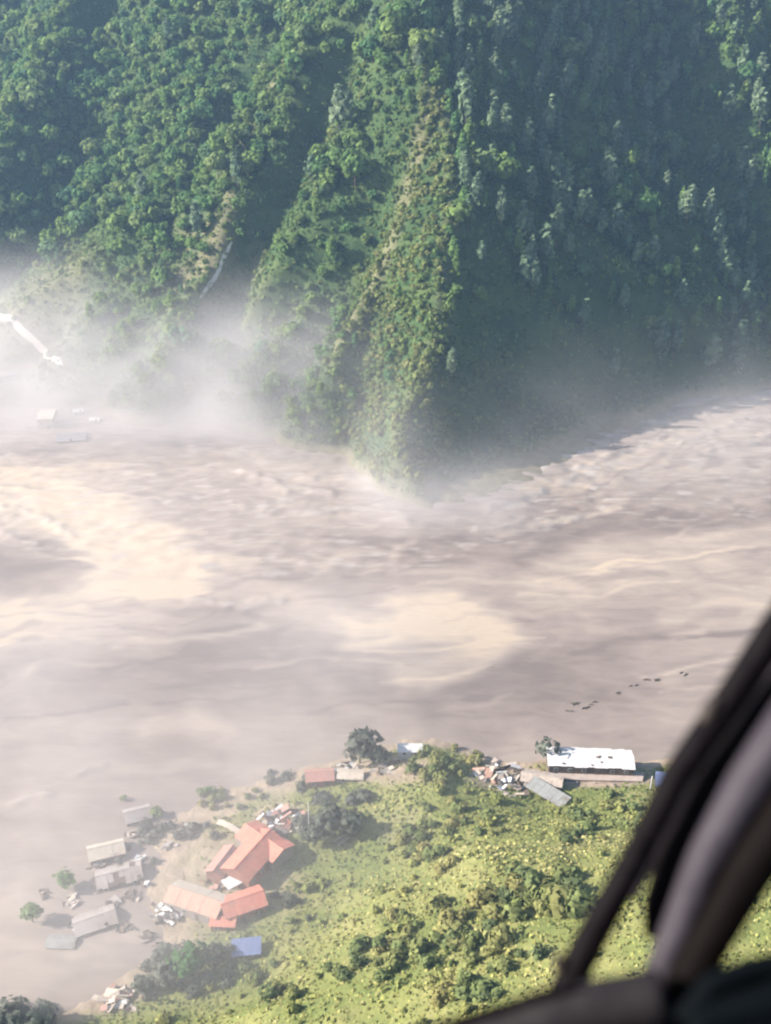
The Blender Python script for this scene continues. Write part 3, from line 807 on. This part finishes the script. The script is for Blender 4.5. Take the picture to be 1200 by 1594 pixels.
for cx, cy, rx_, ry_, n, s, lab, mm in [(285, 1295, 55, 14, 18, 1.0, 'silted shrub in the dark hedge line left of the red-roofed complex', GBUSH), (360, 1245, 60, 12, 16, .9, 'green shrub on the strip of bank above the red-roofed complex', BUSH),
        (455, 1215, 30, 10, 10, .9, 'silted shrub on the bank left of the pink roof', GBUSH), (520, 1270, 45, 25, 14, 1.2, 'silted shrub among the hazy trees right of the red-roofed complex', GBUSH),
        (290, 1520, 60, 30, 22, 1.3, 'silted shrub among the trees of the lower shore', GBUSH), (430, 1420, 45, 22, 12, .9, 'silted shrub in the yards below the red-roofed complex', GBUSH),
        (205, 1340, 30, 26, 8, .7, 'mud-covered shrub in the flood between the drowned roofs', GBUSH), (390, 1520, 60, 30, 14, 1.2, 'shrub on the low ground right of the blue tarp', BUSH), (40, 1588, 50, 14, 10, 1.1, 'brownish shrub at the lower left corner', GBUSH)]:
    for _ in range(n):
        p = hit(cx + np.clip(rng.normal(), -1.6, 1.6) * rx_ * .7, cy + np.clip(rng.normal(), -1.6, 1.6) * ry_ * .7)
        bush(p, s * rng.uniform(.55, 1.25), lab, lab.replace('shrub', 'shrubs', 1), mm)
for a, b, s, lab in [(676, 690, .22, 'small pale tree alone on the dark bowl floor near the spur nose'), (826, 700, .22, 'small pale leaning tree low on the dark bowl, by the water')]:
    p = hit(a, b, far_height)
    make_tree('tall', 'slender_tree', lab, None, p, s, 1.0, crown_mesh('tall', 2, leaf_mat('pale leaves', [(.30, .32, .26), (.36, .38, .30)])), .2)

# ------------------------------------------------------------------ buildings
M['white_roof'] = simple('white roof sheet', (.52, .50, .48), .45, .06, .6, .4, (.24, .19, .155), .33, 0, (1, .25, 1))
M['pale_roof'] = simple('mud-filmed roof sheet', (.304, .264, .244), .6, .14, .5, .3, (.218, .178, .152), .48)
M['grey_roof'] = simple('grey roof sheet', (.218, .218, .205), .6, .15, .8, .3, (.145, .125, .109), .42)
M['red_roof'] = simple('faded red roof sheet', (.46, .165, .115), .55, .15, .6, .35, (.30, .15, .105), .42)
M['pink_roof'] = simple('faded pink roof sheet', (.343, .178, .145), .6, .12, .6, .3, (.251, .165, .132), .42)
M['cream_roof'] = simple('cream roof sheet', (.436, .370, .297), .55, .1, .5, .3, (.317, .238, .178), .4)
M['peach_roof'] = simple('peach roof sheet', (.40, .235, .175), .6, .14, .6, .3, (.34, .22, .16), .45)
M['wall'] = simple('plastered wall', (.224, .191, .172), .85, .15, .8)
M['wall_dark'] = simple('timber wall', (.092, .069, .056), .85, .2, .9)
M['wall_red'] = simple('red wall', (.198, .086, .059), .85, .2, .9)
M['glass'] = simple('window glass', (.05, .055, .06), .15, .2, 1, .5)
M['plank'] = simple('pale broken timber', (.343, .284, .238), .8, .2, 1.2, .2, (.185, .132, .106), .4)
M['white'] = simple('white paint', (.528, .515, .502), .55, .05, 1)
M['blue'] = simple('blue tarpaulin', (.12, .15, .26), .5, .15, .8)
M['paving'] = simple('pale yard slab', (.317, .257, .224), .85, .15, .5)
M['road'] = simple('pale road', (.409, .363, .317), .85, .1, .3)
M['lilac_roof'] = simple('grey-lilac roof sheet', (.178, .165, .178), .55, .12, .5)
M['log'] = simple('wet driftwood', (.066, .051, .041), .7, .3, 1)

def roof_sheets(par, L, W, ez, rh, ov, n, mat, rag=0.0, gap=.02, skip=()):
    """both roof slopes laid as separate sheets along the length"""
    xs = np.linspace(-L / 2 - ov, L / 2 + ov, n + 1)
    for side in (1, -1):
        for i in range(n):
            if (side, i) in skip: continue
            a, b = xs[i] + gap, xs[i + 1] - gap
            e = W / 2 + ov - random.uniform(0, rag); dz = random.uniform(0, .05) + (0.04 if i % 2 else 0)
            drop = rh * (ov / (W / 2))
            q = [(a, -side * e, ez - drop + dz), (b, -side * e, ez - drop + dz), (b, -side * .04, ez + rh + dz), (a, -side * .04, ez + rh + dz)]
            if side < 0: q = q[::-1]
            MB().slab(q, .06).build('roof_sheet', mat[0 if side > 0 else 1] if isinstance(mat, tuple) else mat, par)
    return par

def house(name, label, p, L, W, rot, ez, rh, rmat, wmat, cat='house', group=None, n=6, ov=.5, rag=.1, tilt=(0, 0), sink=0.0, openings=True, skip=()):
    t = empty(name, (p[0], p[1], p[2] - sink), rot); t.rotation_euler = (tilt[0], tilt[1], rot)
    tag(t, label, cat, group)
    mb = MB(); l, w = L / 2, W / 2
    mb.add([(-l, -w, -2), (l, -w, -2), (l, w, -2), (-l, w, -2), (-l, -w, ez), (l, -w, ez), (l, w, ez), (-l, w, ez), (-l, 0, ez + rh), (l, 0, ez + rh)],
           [(0, 1, 5, 4), (2, 3, 7, 6), (1, 2, 6, 9, 5), (3, 0, 4, 8, 7), (4, 5, 9, 8), (6, 7, 8, 9), (3, 2, 1, 0)])
    mb.build('wall', wmat, t)
    roof_sheets(t, L, W, ez + .12, rh, ov, n, rmat, rag, .015, skip)
    MB().add([(-l - ov, -.28, ez + rh + .14), (l + ov, -.28, ez + rh + .14), (l + ov, 0, ez + rh + .28), (-l - ov, 0, ez + rh + .28), (-l - ov, .28, ez + rh + .14), (l + ov, .28, ez + rh + .14)],
             [(0, 1, 2, 3), (3, 2, 5, 4), (1, 0, 4, 5), (0, 3, 4), (1, 5, 2)]).build('ridge_cap', rmat[0] if isinstance(rmat, tuple) else rmat, t)
    if openings:
        k = max(2, int(L / 4))
        for sd in (-1, 1):
            for j in range(k):
                x = -l + (j + .5) * L / k
                zz = ez * .55
                if j == k // 2 and sd < 0 and sink < .5:
                    MB().box(x - .5, sd * w - .06, 0, x + .5, sd * w + .06, 2.1).build('door', M['wall_dark'], t)
                else:
                    f = MB().box(x - .65, sd * w - .05, zz - .6, x + .65, sd * w + .05, zz + .6).build('window', M['white'], t)
                    MB().box(x - .53, sd * w - .07, zz - .48, x + .53, sd * w + .07, zz + .48).build('pane', M['glass'], f)
    return t

def axis_house(name, label, a, b, width, z, ez, rh, rmat, wmat, **kw):
    A, B = P(*a, z + ez), P(*b, z + ez)
    c = (A + B) / 2; L = float(np.hypot(*(B - A)[:2])); rot = math.atan2(B[1] - A[1], B[0] - A[0])
    if math.cos(rot) < 0: rot += math.pi
    return house(name, label, (c[0], c[1], z), L, width, rot, ez, rh, rmat, wmat, **kw)

# the long white-roofed hall on the river bank
A, B = P(851, 1176, 6.5), P(986, 1181, 6.5); c = (A + B) / 2
hall = house('riverside_hall', 'long white-roofed hall with a stained roof on the river bank', (c[0], c[1], 2.9), float(np.hypot(*(B - A)[:2])) - 1.0, 9.2, math.atan2(B[1] - A[1], B[0] - A[0]), 3.3, 1.2,
             M['white_roof'], M['wall_dark'], cat='hall', n=13, ov=.5, rag=.5)
for x, y, s in ((2.4, -1.0, .8), (3.4, -2.8, .5), (6.3, -.9, .9), (.2, -4.0, .5), (-9, -3.8, .6), (3.1, -.6, .5)):
    zz = 3.3 + .12 + 1.2 * (1 - abs(y) / 4.6) + .12
    MB().add([(x - s, y - s * .4, zz), (x + s * .7, y - s * .6, zz - .02), (x + s, y + s * .4, zz + .1), (x - s * .5, y + s * .7, zz + .16), (x, y, zz + .22)], [(0, 1, 4), (1, 2, 4), (2, 3, 4), (3, 0, 4)]).build('roof_hole', M['wall_dark'], hall)
# yard in front of it, with a low retaining wall
q = [P(860, 1213, 3.25), P(1000, 1216, 3.25), P(1003, 1202, 3.25), P(872, 1199, 3.25)]
yard = MB().slab([tuple(p) for p in q], .5).build('yard', M['paving']); tag(yard, kind='structure')
A, B = P(884, 1218, 3.2), P(998, 1222, 3.2)
rw = empty('retaining_wall', (A + B) / 2, math.atan2(B[1] - A[1], B[0] - A[0])); tag(rw, 'broken pale retaining wall below the yard of the white-roofed hall', 'wall')
L = float(np.hypot(*(B - A)[:2])); nseg = 9
for i in range(nseg):
    if i in (3, 6): continue
    x0 = -L / 2 + i * L / nseg
    MB().box(x0 + .05, -.18, -3.0, x0 + L / nseg - .05, .18, random.uniform(-.7, .1)).build('wall_panel', M['paving'], rw)
for i in range(4):
    x0 = -L / 2 + (i + .5) * L / 4
    MB().box(x0 - .22, -.3, -3.2, x0 + .22, .3, .3).build('pillar', M['wall'], rw)

house('low_house', 'low pale-roofed house left of the yard, between the collapsed house and the hall', P(843, 1219, 3.4), 12.5, 5.5, math.radians(-14), 2.2, .8, M['plank'], M['wall'], n=6)
A = P(852, 1240, 4.5)
t = empty('lean_to', A, math.radians(-44)); tag(t, 'grey lean-to roof sloping down the bank in front of the low pale-roofed house', 'shed')
for i in range(6):
    x0 = -7.2 + i * 2.4
    MB().slab([(x0 + .03, -2.6, 1.5 + .05 * (i % 2)), (x0 + 2.37, -2.6, 1.5 + .05 * (i % 2)), (x0 + 2.37, 2.6, 2.5), (x0 + .03, 2.6, 2.5)], .06).build('roof_sheet', M['grey_roof'], t)
for x in (-6.8, 0, 6.8):
    for y, h in ((-2.2, 1.45), (2.2, 2.3)):
        MB().box(x - .1, y - .1, -3, x + .1, y + .1, h).build('post', M['wall_dark'], t)
bush(hit(878, 1268), 1.5, 'single dark shrub at the low corner of the grey lean-to', None, BUSH)

def wreck(name, label, px, py, z, r, n, mats, cat='wreckage', h=1.6, sheet=(1.2, 3.2), depth=.75):
    """a collapsed timber or sheet building: leaning boards and sheets over the stubs of its walls"""
    c = P(px, py, z)
    t = empty(name, c, random.uniform(-.5, .5)); tag(t, label, cat)
    for sx_, sy_, lx, ly in ((-.6, 0, .15, r * .9), (.3, .55, r * .9, .15), (.45, -.4, .15, r * .5)):
        MB().box(sx_ * r - lx / 2, sy_ * r - ly / 2, -1.5, sx_ * r + lx / 2, sy_ * r + ly / 2, random.uniform(.3, .7) * h).build('wall_stub', M['wall_dark'], t)
    for i in range(n):
        a, d = random.uniform(0, 6.28), r * math.sqrt(random.random())
        lx, ly = random.uniform(*sheet), random.uniform(*sheet) * random.uniform(.25, .7)
        mb = MB().box(-lx / 2, -ly / 2, -.04, lx / 2, ly / 2, .04)
        mb.build('board', random.choice(mats), t, (math.cos(a) * d, math.sin(a) * d * depth, random.uniform(.3, h) * (1.2 - .6 * d / r)),
                 (random.uniform(-.5, .5), random.uniform(-.5, .5), random.uniform(-.9, .9)))
    return t
wreck('collapsed_house', 'collapsed house with pale broken boards on the bank left of the hall', 780, 1216, 4.6, 9.4, 58, [M['plank'], M['plank'], M['plank'], M['white'], M['wall_dark'], M['cream_roof'], M['peach_roof']], h=2.0, sheet=(1.6, 4.6), depth=1.0)
MB().tube([P(741, 1212, 4), P(741, 1178, 4) + np.array([0, 0, .1])], .09, 6).build('pole', M['wall']); tag(bpy.data.objects['pole'], 'thin pole at the left edge of the collapsed house', 'pole')

# right end: post and blue tarp
p = P(1012, 1232, 3.5)
tag(MB().tube([p, p + np.array([0, 0, 6.2])], [.22, .18], 8).build('post', M['white']), 'white post right of the hall yard, beside the blue sheet', 'post')
t = empty('tarp_shelter', P(1032, 1222, 3.5), -.2); tag(t, 'blue sheeted shelter behind the dark window post', 'shelter')
MB().slab([(-2.6, -3.2, 1.9), (2.8, -3.2, 2.0), (2.8, 3.0, 2.9), (-2.6, 3.0, 2.7)], .05).build('tarpaulin', M['blue'], t)
for x in (-2.4, 2.6):
    for y in (-3, 2.8): MB().box(x - .07, y - .07, -1.5, x + .07, y + .07, 1.95 + (.7 if y > 0 else 0)).build('post', M['wall_dark'], t)

house('small_hut', 'small white hut on the bank right of the large grey-green tree', P(638, 1172, 4.5), 7.4, 3.6, -.02, 2.2, .5, M['white_roof'], M['white'], cat='hut', n=4, rag=0)
house('pink_house', 'small house with a faded pink roof at the water edge left of the large tree', P(498, 1216, 1.8), 8.5, 5.5, .1, 2.7, 1.2, M['pink_roof'], M['wall_red'], n=5)
house('pink_shed', 'low brownish-pink shed right of the house with the pink roof', P(545, 1212, 2.6), 8.0, 4.2, -.08, 1.9, .6, M['cream_roof'], M['wall'], cat='shed', n=4)
wreck('sheet_pile', 'scatter of white sheets on bare earth behind the pink-roofed house', 536, 1196, 2.5, 4.5, 14, [M['white'], M['plank']], cat='debris', h=.9)
wreck('board_pile', 'scatter of pale boards on the pinkish earth below the small white hut', 606, 1196, 5.0, 5.5, 18, [M['plank'], M['cream_roof']], cat='debris', h=.7)
p = hit(481, 1292)
tag(MB().tube([p, p + np.array([.1, 0, 11.5])], [.17, .12], 8).build('utility_pole', M['white']), 'tall white pole between the red-roofed complex and the hazy trees', 'pole')
t = empty('ladder_ramp', hit(541, 1302), math.radians(48)); tag(t, 'pale ladder-like ramp on the slope right of the hazy trees', 'ramp')
for y in (-1.0, 1.0): MB().box(-5, y - .22, .25, 5, y + .22, .6).build('rail', M['plank'], t)
for i in range(9): MB().box(-4.6 + i * 1.15, -.8, .15, -4.2 + i * 1.15, .8, .35).build('rung', M['wall'], t)

# red-roofed complex
axis_house('red_hall', 'long building with a bright red roof, largest of the red-roofed complex', (420, 1300), (366, 1360), 9.5, 1.4, 5.0, 2.0, M['red_roof'], M['wall_red'], n=8)
axis_house('red_wing', 'red-roofed wing crossing the head of the long red building', (384, 1290), (440, 1328), 8.5, 1.4, 4.7, 1.6, M['red_roof'], M['wall'], n=6)
axis_house('pink_wing', 'narrow pink-roofed building left of and parallel to the long red building', (362, 1322), (333, 1360), 5.5, 1.2, 3.6, 1.3, M['pink_roof'], M['wall_red'], n=6)
axis_house('cream_wing', 'long building with a cream and peach roof along the lower left of the red complex', (268, 1386), (346, 1412), 8.0, 1.0, 3.6, 1.7, (M['peach_roof'], M['cream_roof']), M['wall'], n=9)
axis_house('lower_red_house', 'red-roofed building at the lower end of the cream-roofed wing', (346, 1414), (408, 1393), 7.5, 1.0, 3.8, 1.6, M['red_roof'], M['wall_red'], n=7)
axis_house('red_porch', 'small low red-roofed porch below the join of the cream and red wings', (330, 1430), (366, 1432), 4.5, 1.0, 2.4, .8, M['red_roof'], M['wall_red'], n=4)
t = empty('white_canopy', P(363, 1371, 4.2), math.radians(38)); tag(t, 'square white flat roof in the courtyard of the red complex', 'canopy')
for i in range(3): MB().box(-2.9 + i * 1.95, -2.2, 0, -1.0 + i * 1.95, 2.2, .1).build('roof_sheet', M['white'], t)
for x in (-2.6, 2.6):
    for y in (-2, 2): MB().box(x - .1, y - .1, -4.0, x + .1, y + .1, -.003).build('post', M['wall'], t)
t = empty('cream_awning', P(355, 1287, 3.2), math.radians(-32)); tag(t, 'curved cream awning at the upper left of the red complex', 'awning')
for i in range(6):
    x0 = -4.2 + i * 1.4; za = .55 * math.sin(math.pi * i / 6); zb = .55 * math.sin(math.pi * (i + 1) / 6)
    MB().slab([(x0 + .02, -1.0, za), (x0 + 1.38, -1.0, zb), (x0 + 1.38, 1.0, zb + .2), (x0 + .02, 1.0, za + .2)], .05).build('roof_sheet', M['cream_roof'], t)
for x in (-3.6, 0, 3.6): MB().box(x - .08, -.6, -3, x + .08, -.45, .1).build('post', M['wall_dark'], t)
wreck('ruined_house', 'ruined house with pinkish roof sheets at the upper right of the red complex', 438, 1280, 1.6, 7.0, 34, [M['pink_roof'], M['pink_roof'], M['plank'], M['white'], M['wall_red']], h=2.8, sheet=(1.6, 4.2))
wreck('courtyard_debris', 'broken red and pink boards in the courtyard of the red complex', 338, 1372, 1.2, 4.2, 22, [M['pink_roof'], M['wall_red'], M['plank'], M['wall_dark']], cat='debris', h=1.4)
wreck('wrecked_white_house', 'wrecked white house in the water off the tip of the cream-roofed wing', 264, 1425, .4, 5.2, 30, [M['white'], M['white'], M['pale_roof'], M['wall_dark']], h=2.2, sheet=(1.4, 4.0))
p = P(288, 1378, 1.0)
tag(MB().tube([p, p + np.array([0, .05, 5.5])], .1, 6).build('utility_pole', M['wall_red']), 'thin dark pole at the upper tip of the cream-roofed wing', 'pole')
t = empty('blue_canopy', hit(384, 1484), .1); tag(t, 'hazy blue tarpaulin roof below the red complex', 'canopy')
MB().slab([(-4.0, -2.8, 2.1), (4.0, -2.8, 2.3), (4.0, 2.8, 2.8), (-4.0, 2.8, 2.5)], .06).build('tarpaulin', M['blue'], t)
for x in (-3.7, 3.7):
    for y in (-2.6, 2.6): MB().box(x - .08, y - .08, -1, x + .08, y + .08, 2.2).build('post', M['wall_dark'], t)

# drowned houses at the left
D2 = math.radians
house('flooded_house', 'pale-roofed house deep in the flood, uppermost of the drowned houses', P(214, 1272, 0), 7.5, 6.0, D2(22), 1.5, 1.5, M['pale_roof'], M['wall_dark'], n=5, tilt=(.03, .02))
house('flooded_house', 'pinkish-white roof on dark walls in the flood, left of the broken grey roof', P(166, 1330, 0), 10.0, 6.2, D2(20), 1.9, 1.7, M['cream_roof'], M['wall_dark'], n=6, tilt=(-.03, .02))
house('flooded_house', 'broken grey roof with missing sheets, in the middle of the drowned houses', P(186, 1366, 0), 12.5, 7.5, D2(18), 1.3, 1.4, M['pale_roof'], M['wall_dark'], n=8, rag=.8, skip=((1, 3), (-1, 6)), tilt=(.04, -.03))
house('flooded_house', 'mud-covered roof almost under the flood, lowest large one of the drowned houses', P(148, 1436, 0), 11.0, 7.0, D2(24), .9, 1.3, M['pale_roof'], M['wall_dark'], n=7, tilt=(-.03, -.03))
house('flooded_house', 'dark grey roof just clear of the water, lower left of the drowned houses', P(96, 1467, 0), 7.2, 4.0, D2(-2), .4, .5, M['grey_roof'], M['wall_dark'], n=5, openings=False)
wreck('floating_debris', 'white sheet and broken boards by the tip of the mud-covered roof', 122, 1440, .1, 1.9, 9, [M['white'], M['plank'], M['wall_dark']], cat='debris', h=.9)
wreck('floating_debris', 'white panel caught at the upper right of the broken grey roof', 219, 1338, .1, 1.5, 8, [M['white'], M['white'], M['wall_dark']], cat='debris', h=.8)
wreck('floating_debris', 'white panel afloat below the right end of the broken grey roof', 222, 1376, .1, 1.5, 8, [M['white'], M['white'], M['wall_dark']], cat='debris', h=.8)
wreck('floating_debris', 'boards drifting between the dark trees and the mud-covered roof', 108, 1404, .05, 3.0, 12, [M['plank'], M['pale_roof']], cat='debris', h=.5)
wreck('floating_debris', 'dark broken timber beside the hedge line left of the red complex', 295, 1290, .3, 2.8, 12, [M['wall_dark'], M['grey_roof']], cat='debris', h=1.0)
for a, b, r_, n, lab in ((236, 1300, 2.6, 12, 'dark timber and sheets adrift between the upper pale roof and the hedge line'), (205, 1300, 1.8, 8, 'boards under the lower edge of the upper pale roof'),
        (150, 1350, 2.2, 9, 'dark boards at the left end of the pinkish-white roof'), (205, 1392, 2.6, 12, 'broken dark boards below the broken grey roof'), (178, 1408, 2.0, 8, 'boards between the broken grey roof and the mud-covered roof'),
        (262, 1318, 2.0, 9, 'small dark heap of timber alone in the water left of the pink-roofed wing'), (240, 1290, 1.6, 7, 'boards snagged beside the dark tree right of the upper pale roof'), (190, 1445, 2.2, 9, 'boards adrift at the right end of the mud-covered roof'),
        (70, 1392, 1.8, 7, 'pale boards adrift above the leftmost dark tree'), (232, 1458, 2.2, 9, 'muddy boards below the wrecked white house')):
    wreck('floating_debris', lab, a, b, .05, r_, n, [M['wall_dark'], M['wall_dark'], M['plank'], M['pale_roof'], M['log']], cat='debris', h=.8, sheet=(.9, 3.4))
wreck('shore_wreck', 'wrecked white roof at the lower shore beside grey-green trees', 180, 1556, .8, 4.6, 28, [M['white'], M['cream_roof'], M['plank'], M['pink_roof']], h=1.8, sheet=(1.4, 4.0))
wreck('shore_boards', 'pale boards on the mud below the wrecked white roof', 208, 1578, .8, 3.5, 12, [M['plank'], M['wall_dark']], cat='debris', h=.6)

# driftwood afloat in mid river
for px_, py_, L in ((897, 1098, 4.5), (912, 1104, 3.5), (960, 1078, 3), (1006, 1060, 3.5), (1028, 1058, 3), (1062, 1048, 2.5), (985, 1066, 2), (925, 1095, 2.5), (888, 1106, 2)):
    for j in range(2):
        p = P(px_ + random.uniform(-6, 6), py_ + random.uniform(-3, 3), .12); a = random.uniform(-.5, .7); l = L * random.uniform(.5, 1)
        mb = MB().tube([(-l / 2, 0, 0), (0, .1 * l, .12), (l / 2, 0, .05)], [.16, .24, .1], 6); mb.tube([(l * .1, 0, .1), (l * .25, .3 * l, .5)], [.1, .04], 5)
        o = mb.build('driftwood_log', M['log'], None, p, (0, 0, a))
        tag(o, 'dark driftwood log in the broken line afloat above the white-roofed hall', 'log', 'driftwood logs afloat in a broken line')

# ------------------------------------------------------------------ far left flat: road, shed, bright roofs
def ribbon(name, pix, w, fn, mat, lift=.25):
    pts = [hit(a, b, fn) for a, b in pix]
    vs = []; L = len(pts)
    xs = np.linspace(0, L - 1, 60); pts = np.array([[np.interp(s, range(L), [p[k] for p in pts]) for k in range(3)] for s in xs])
    for i, p in enumerate(pts):
        d = pts[min(i + 1, 59)] - pts[max(i - 1, 0)]; n_ = np.array([-d[1], d[0]]) / (np.hypot(d[0], d[1]) + 1e-9)
        wi = w * (.35 + .65 * math.sin(math.pi * (i + .5) / 60)) * (1 + .35 * math.sin(i * 1.3) * math.sin(i * .47)) if name == 'slide_scar' else w
        for s in (-1, 1):
            x, y = p[0] + n_[0] * s * wi / 2, p[1] + n_[1] * s * wi / 2
            vs.append((x, y, max(float(fn(np.array([x]), np.array([y]))[0]), 0) + lift))
    fs = np.array([(2 * i, 2 * i + 1, 2 * i + 3, 2 * i + 2) for i in range(59)])
    vs = np.array(vs); low = vs - np.array([0, 0, lift + .6]); n = len(vs)
    side = np.array([(2 * i, 2 * i + 2, 2 * i + 2 + n, 2 * i + n) for i in range(59)] + [(2 * i + 3, 2 * i + 1, 2 * i + 1 + n, 2 * i + 3 + n) for i in range(59)])
    return obj(name, mesh_np(name, np.concatenate([vs, low]), [fs, side], mat))
tag(ribbon('road', [(-60, 478), (0, 495), (35, 517), (70, 548), (96, 578)], 3.4, far_height, M['road'], 1.0), kind='structure')
tag(ribbon('slide_scar', [(362, 374), (345, 410), (325, 445), (312, 465)], 1.6, far_height, simple('bare pale rock', (.45, .42, .37), .9, .15, .5), .5), kind='structure')
house('flooded_shed', 'grey-lilac roofed building in the flood at the far left bank', P(112, 682, 0), 15, 11, .15, .8, 1.6, M['lilac_roof'], M['wall'], cat='shed', n=6)
house('small_hut', 'small bright white-roofed hut behind the grey-lilac roofed building, left one of two', P(122, 642, .3), 5.2, 4.4, .3, 1.3, .7, M['white'], M['white'], cat='hut', n=3, rag=0)
house('small_hut', 'small bright white-roofed hut behind the grey-lilac roofed building, right one of two', P(148, 655, .3), 5.2, 4.4, -.1, 1.1, .7, M['white'], M['white'], cat='hut', n=3, rag=0)
house('bank_house', 'tall pale building on the far left bank beside the end of the road', P(76, 660, 0), 8, 14, .05, 6, 1.5, M['cream_roof'], M['plank'], n=4)
house('bank_house', 'low pale house at the left edge below the curving white road', P(8, 588, 3), 16, 9, .35, 2.8, 1.6, M['pale_roof'], M['wall'], n=6)

# ------------------------------------------------------------------ helicopter window frame close to the camera
M['rubber'] = simple('black rubber seal', (.002, .001, .002), .7, .2, 20, .08)
M['grey_frame'] = simple('grey painted frame', (.026, .022, .028), .6, .1, 12, .15)
M['dark_frame'] = simple('dark cabin trim', (.002, .001, .001), .75, .15, 12, .06)
M['panel'] = simple('dark cabin panel', (.001, .002, .003), .8, .15, 10, .04)
M['sill'] = simple('grey sill', (.013, .011, .012), .65, .15, 12, .12)
heli = empty('helicopter', (0.32, 0.42, CAM_H - .6)); tag(heli, 'blurred dark window frame of the helicopter the picture is taken from', 'helicopter')
def W3(px, py, d): return np.array([0, 0, CAM_H]) + d * ray(px, py) - np.array([0.32, 0.42, CAM_H - .6])
def bar(name, pix, d, hw, mat, sq=1.0):
    pts = [W3(a, b, d) for a, b in pix]; rad = [h / F_PX * d for h in hw]
    xs = np.linspace(0, len(pts) - 1, 5 * len(pts)); idx = range(len(pts))
    pp = [tuple(np.interp(s, idx, [p[k] for p in pts]) for k in range(3)) for s in xs]; rr = [float(np.interp(s, idx, rad)) for s in xs]
    return MB().tube(pp, rr, 14, sq).build(name, mat, heli, smooth=True)
bar('window_post', [(1400, 720), (1290, 868), (1205, 985), (1141, 1082), (1051, 1210), (989, 1335), (917, 1466), (878, 1545), (850, 1620)], .74, [32, 30, 27, 25, 23, 23, 25, 25, 24], M['rubber'])
bar('trim_strip', [(1430, 760), (1290, 930), (1200, 1048), (1150, 1105), (1072, 1215), (1014, 1335), (985, 1400)], .80, [20, 18, 16, 14, 12, 10, 5], M['grey_frame'])
bar('window_seal', [(1440, 800), (1300, 975), (1200, 1090), (1106, 1215), (1045, 1335), (1020, 1410), (1012, 1458)], .76, [26, 26, 25, 24, 23, 19, 9], M['rubber'])
bar('door_frame', [(1500, 820), (1340, 1005), (1240, 1120), (1165, 1225), (1100, 1340), (1048, 1466), (990, 1610), (965, 1690)], .70, [52, 48, 43, 37, 32, 26, 25, 24], M['grey_frame'])
bar('door_edge', [(1540, 900), (1400, 1060), (1310, 1165), (1235, 1260), (1166, 1360), (1100, 1475), (1050, 1580), (1020, 1660)], .68, [56, 50, 44, 40, 36, 32, 36, 40], M['dark_frame'])
MB().slab([tuple(W3(1070, 1560, .62)), tuple(W3(1040, 1800, .62)), tuple(W3(1500, 1800, .62)), tuple(W3(1500, 1420, .62))][::-1], .03).build('cabin_panel', M['panel'], heli)
bar('panel_rim', [(1060, 1590), (1110, 1532), (1170, 1508), (1260, 1490), (1500, 1440)], .62, [16, 18, 18, 18, 18], M['panel'])
bar('sill', [(560, 1680), (700, 1632), (830, 1592), (930, 1572), (1030, 1556)], .66, [36, 36, 40, 44, 46], M['sill'])
bar('sill_seal', [(560, 1636), (700, 1594), (790, 1566), (850, 1545), (900, 1535)], .655, [7, 8, 8, 7, 5], M['rubber'])
M['knob'] = simple('brown latch', (.021, .015, .013), .6, .15, 12)
bar('latch', [(868, 1482), (870, 1500), (872, 1518)], .735, [5, 9, 6], M['knob'])
bar('hinge', [(1118, 1085), (1106, 1104), (1094, 1126)], .735, [9, 15, 9], M['knob'])
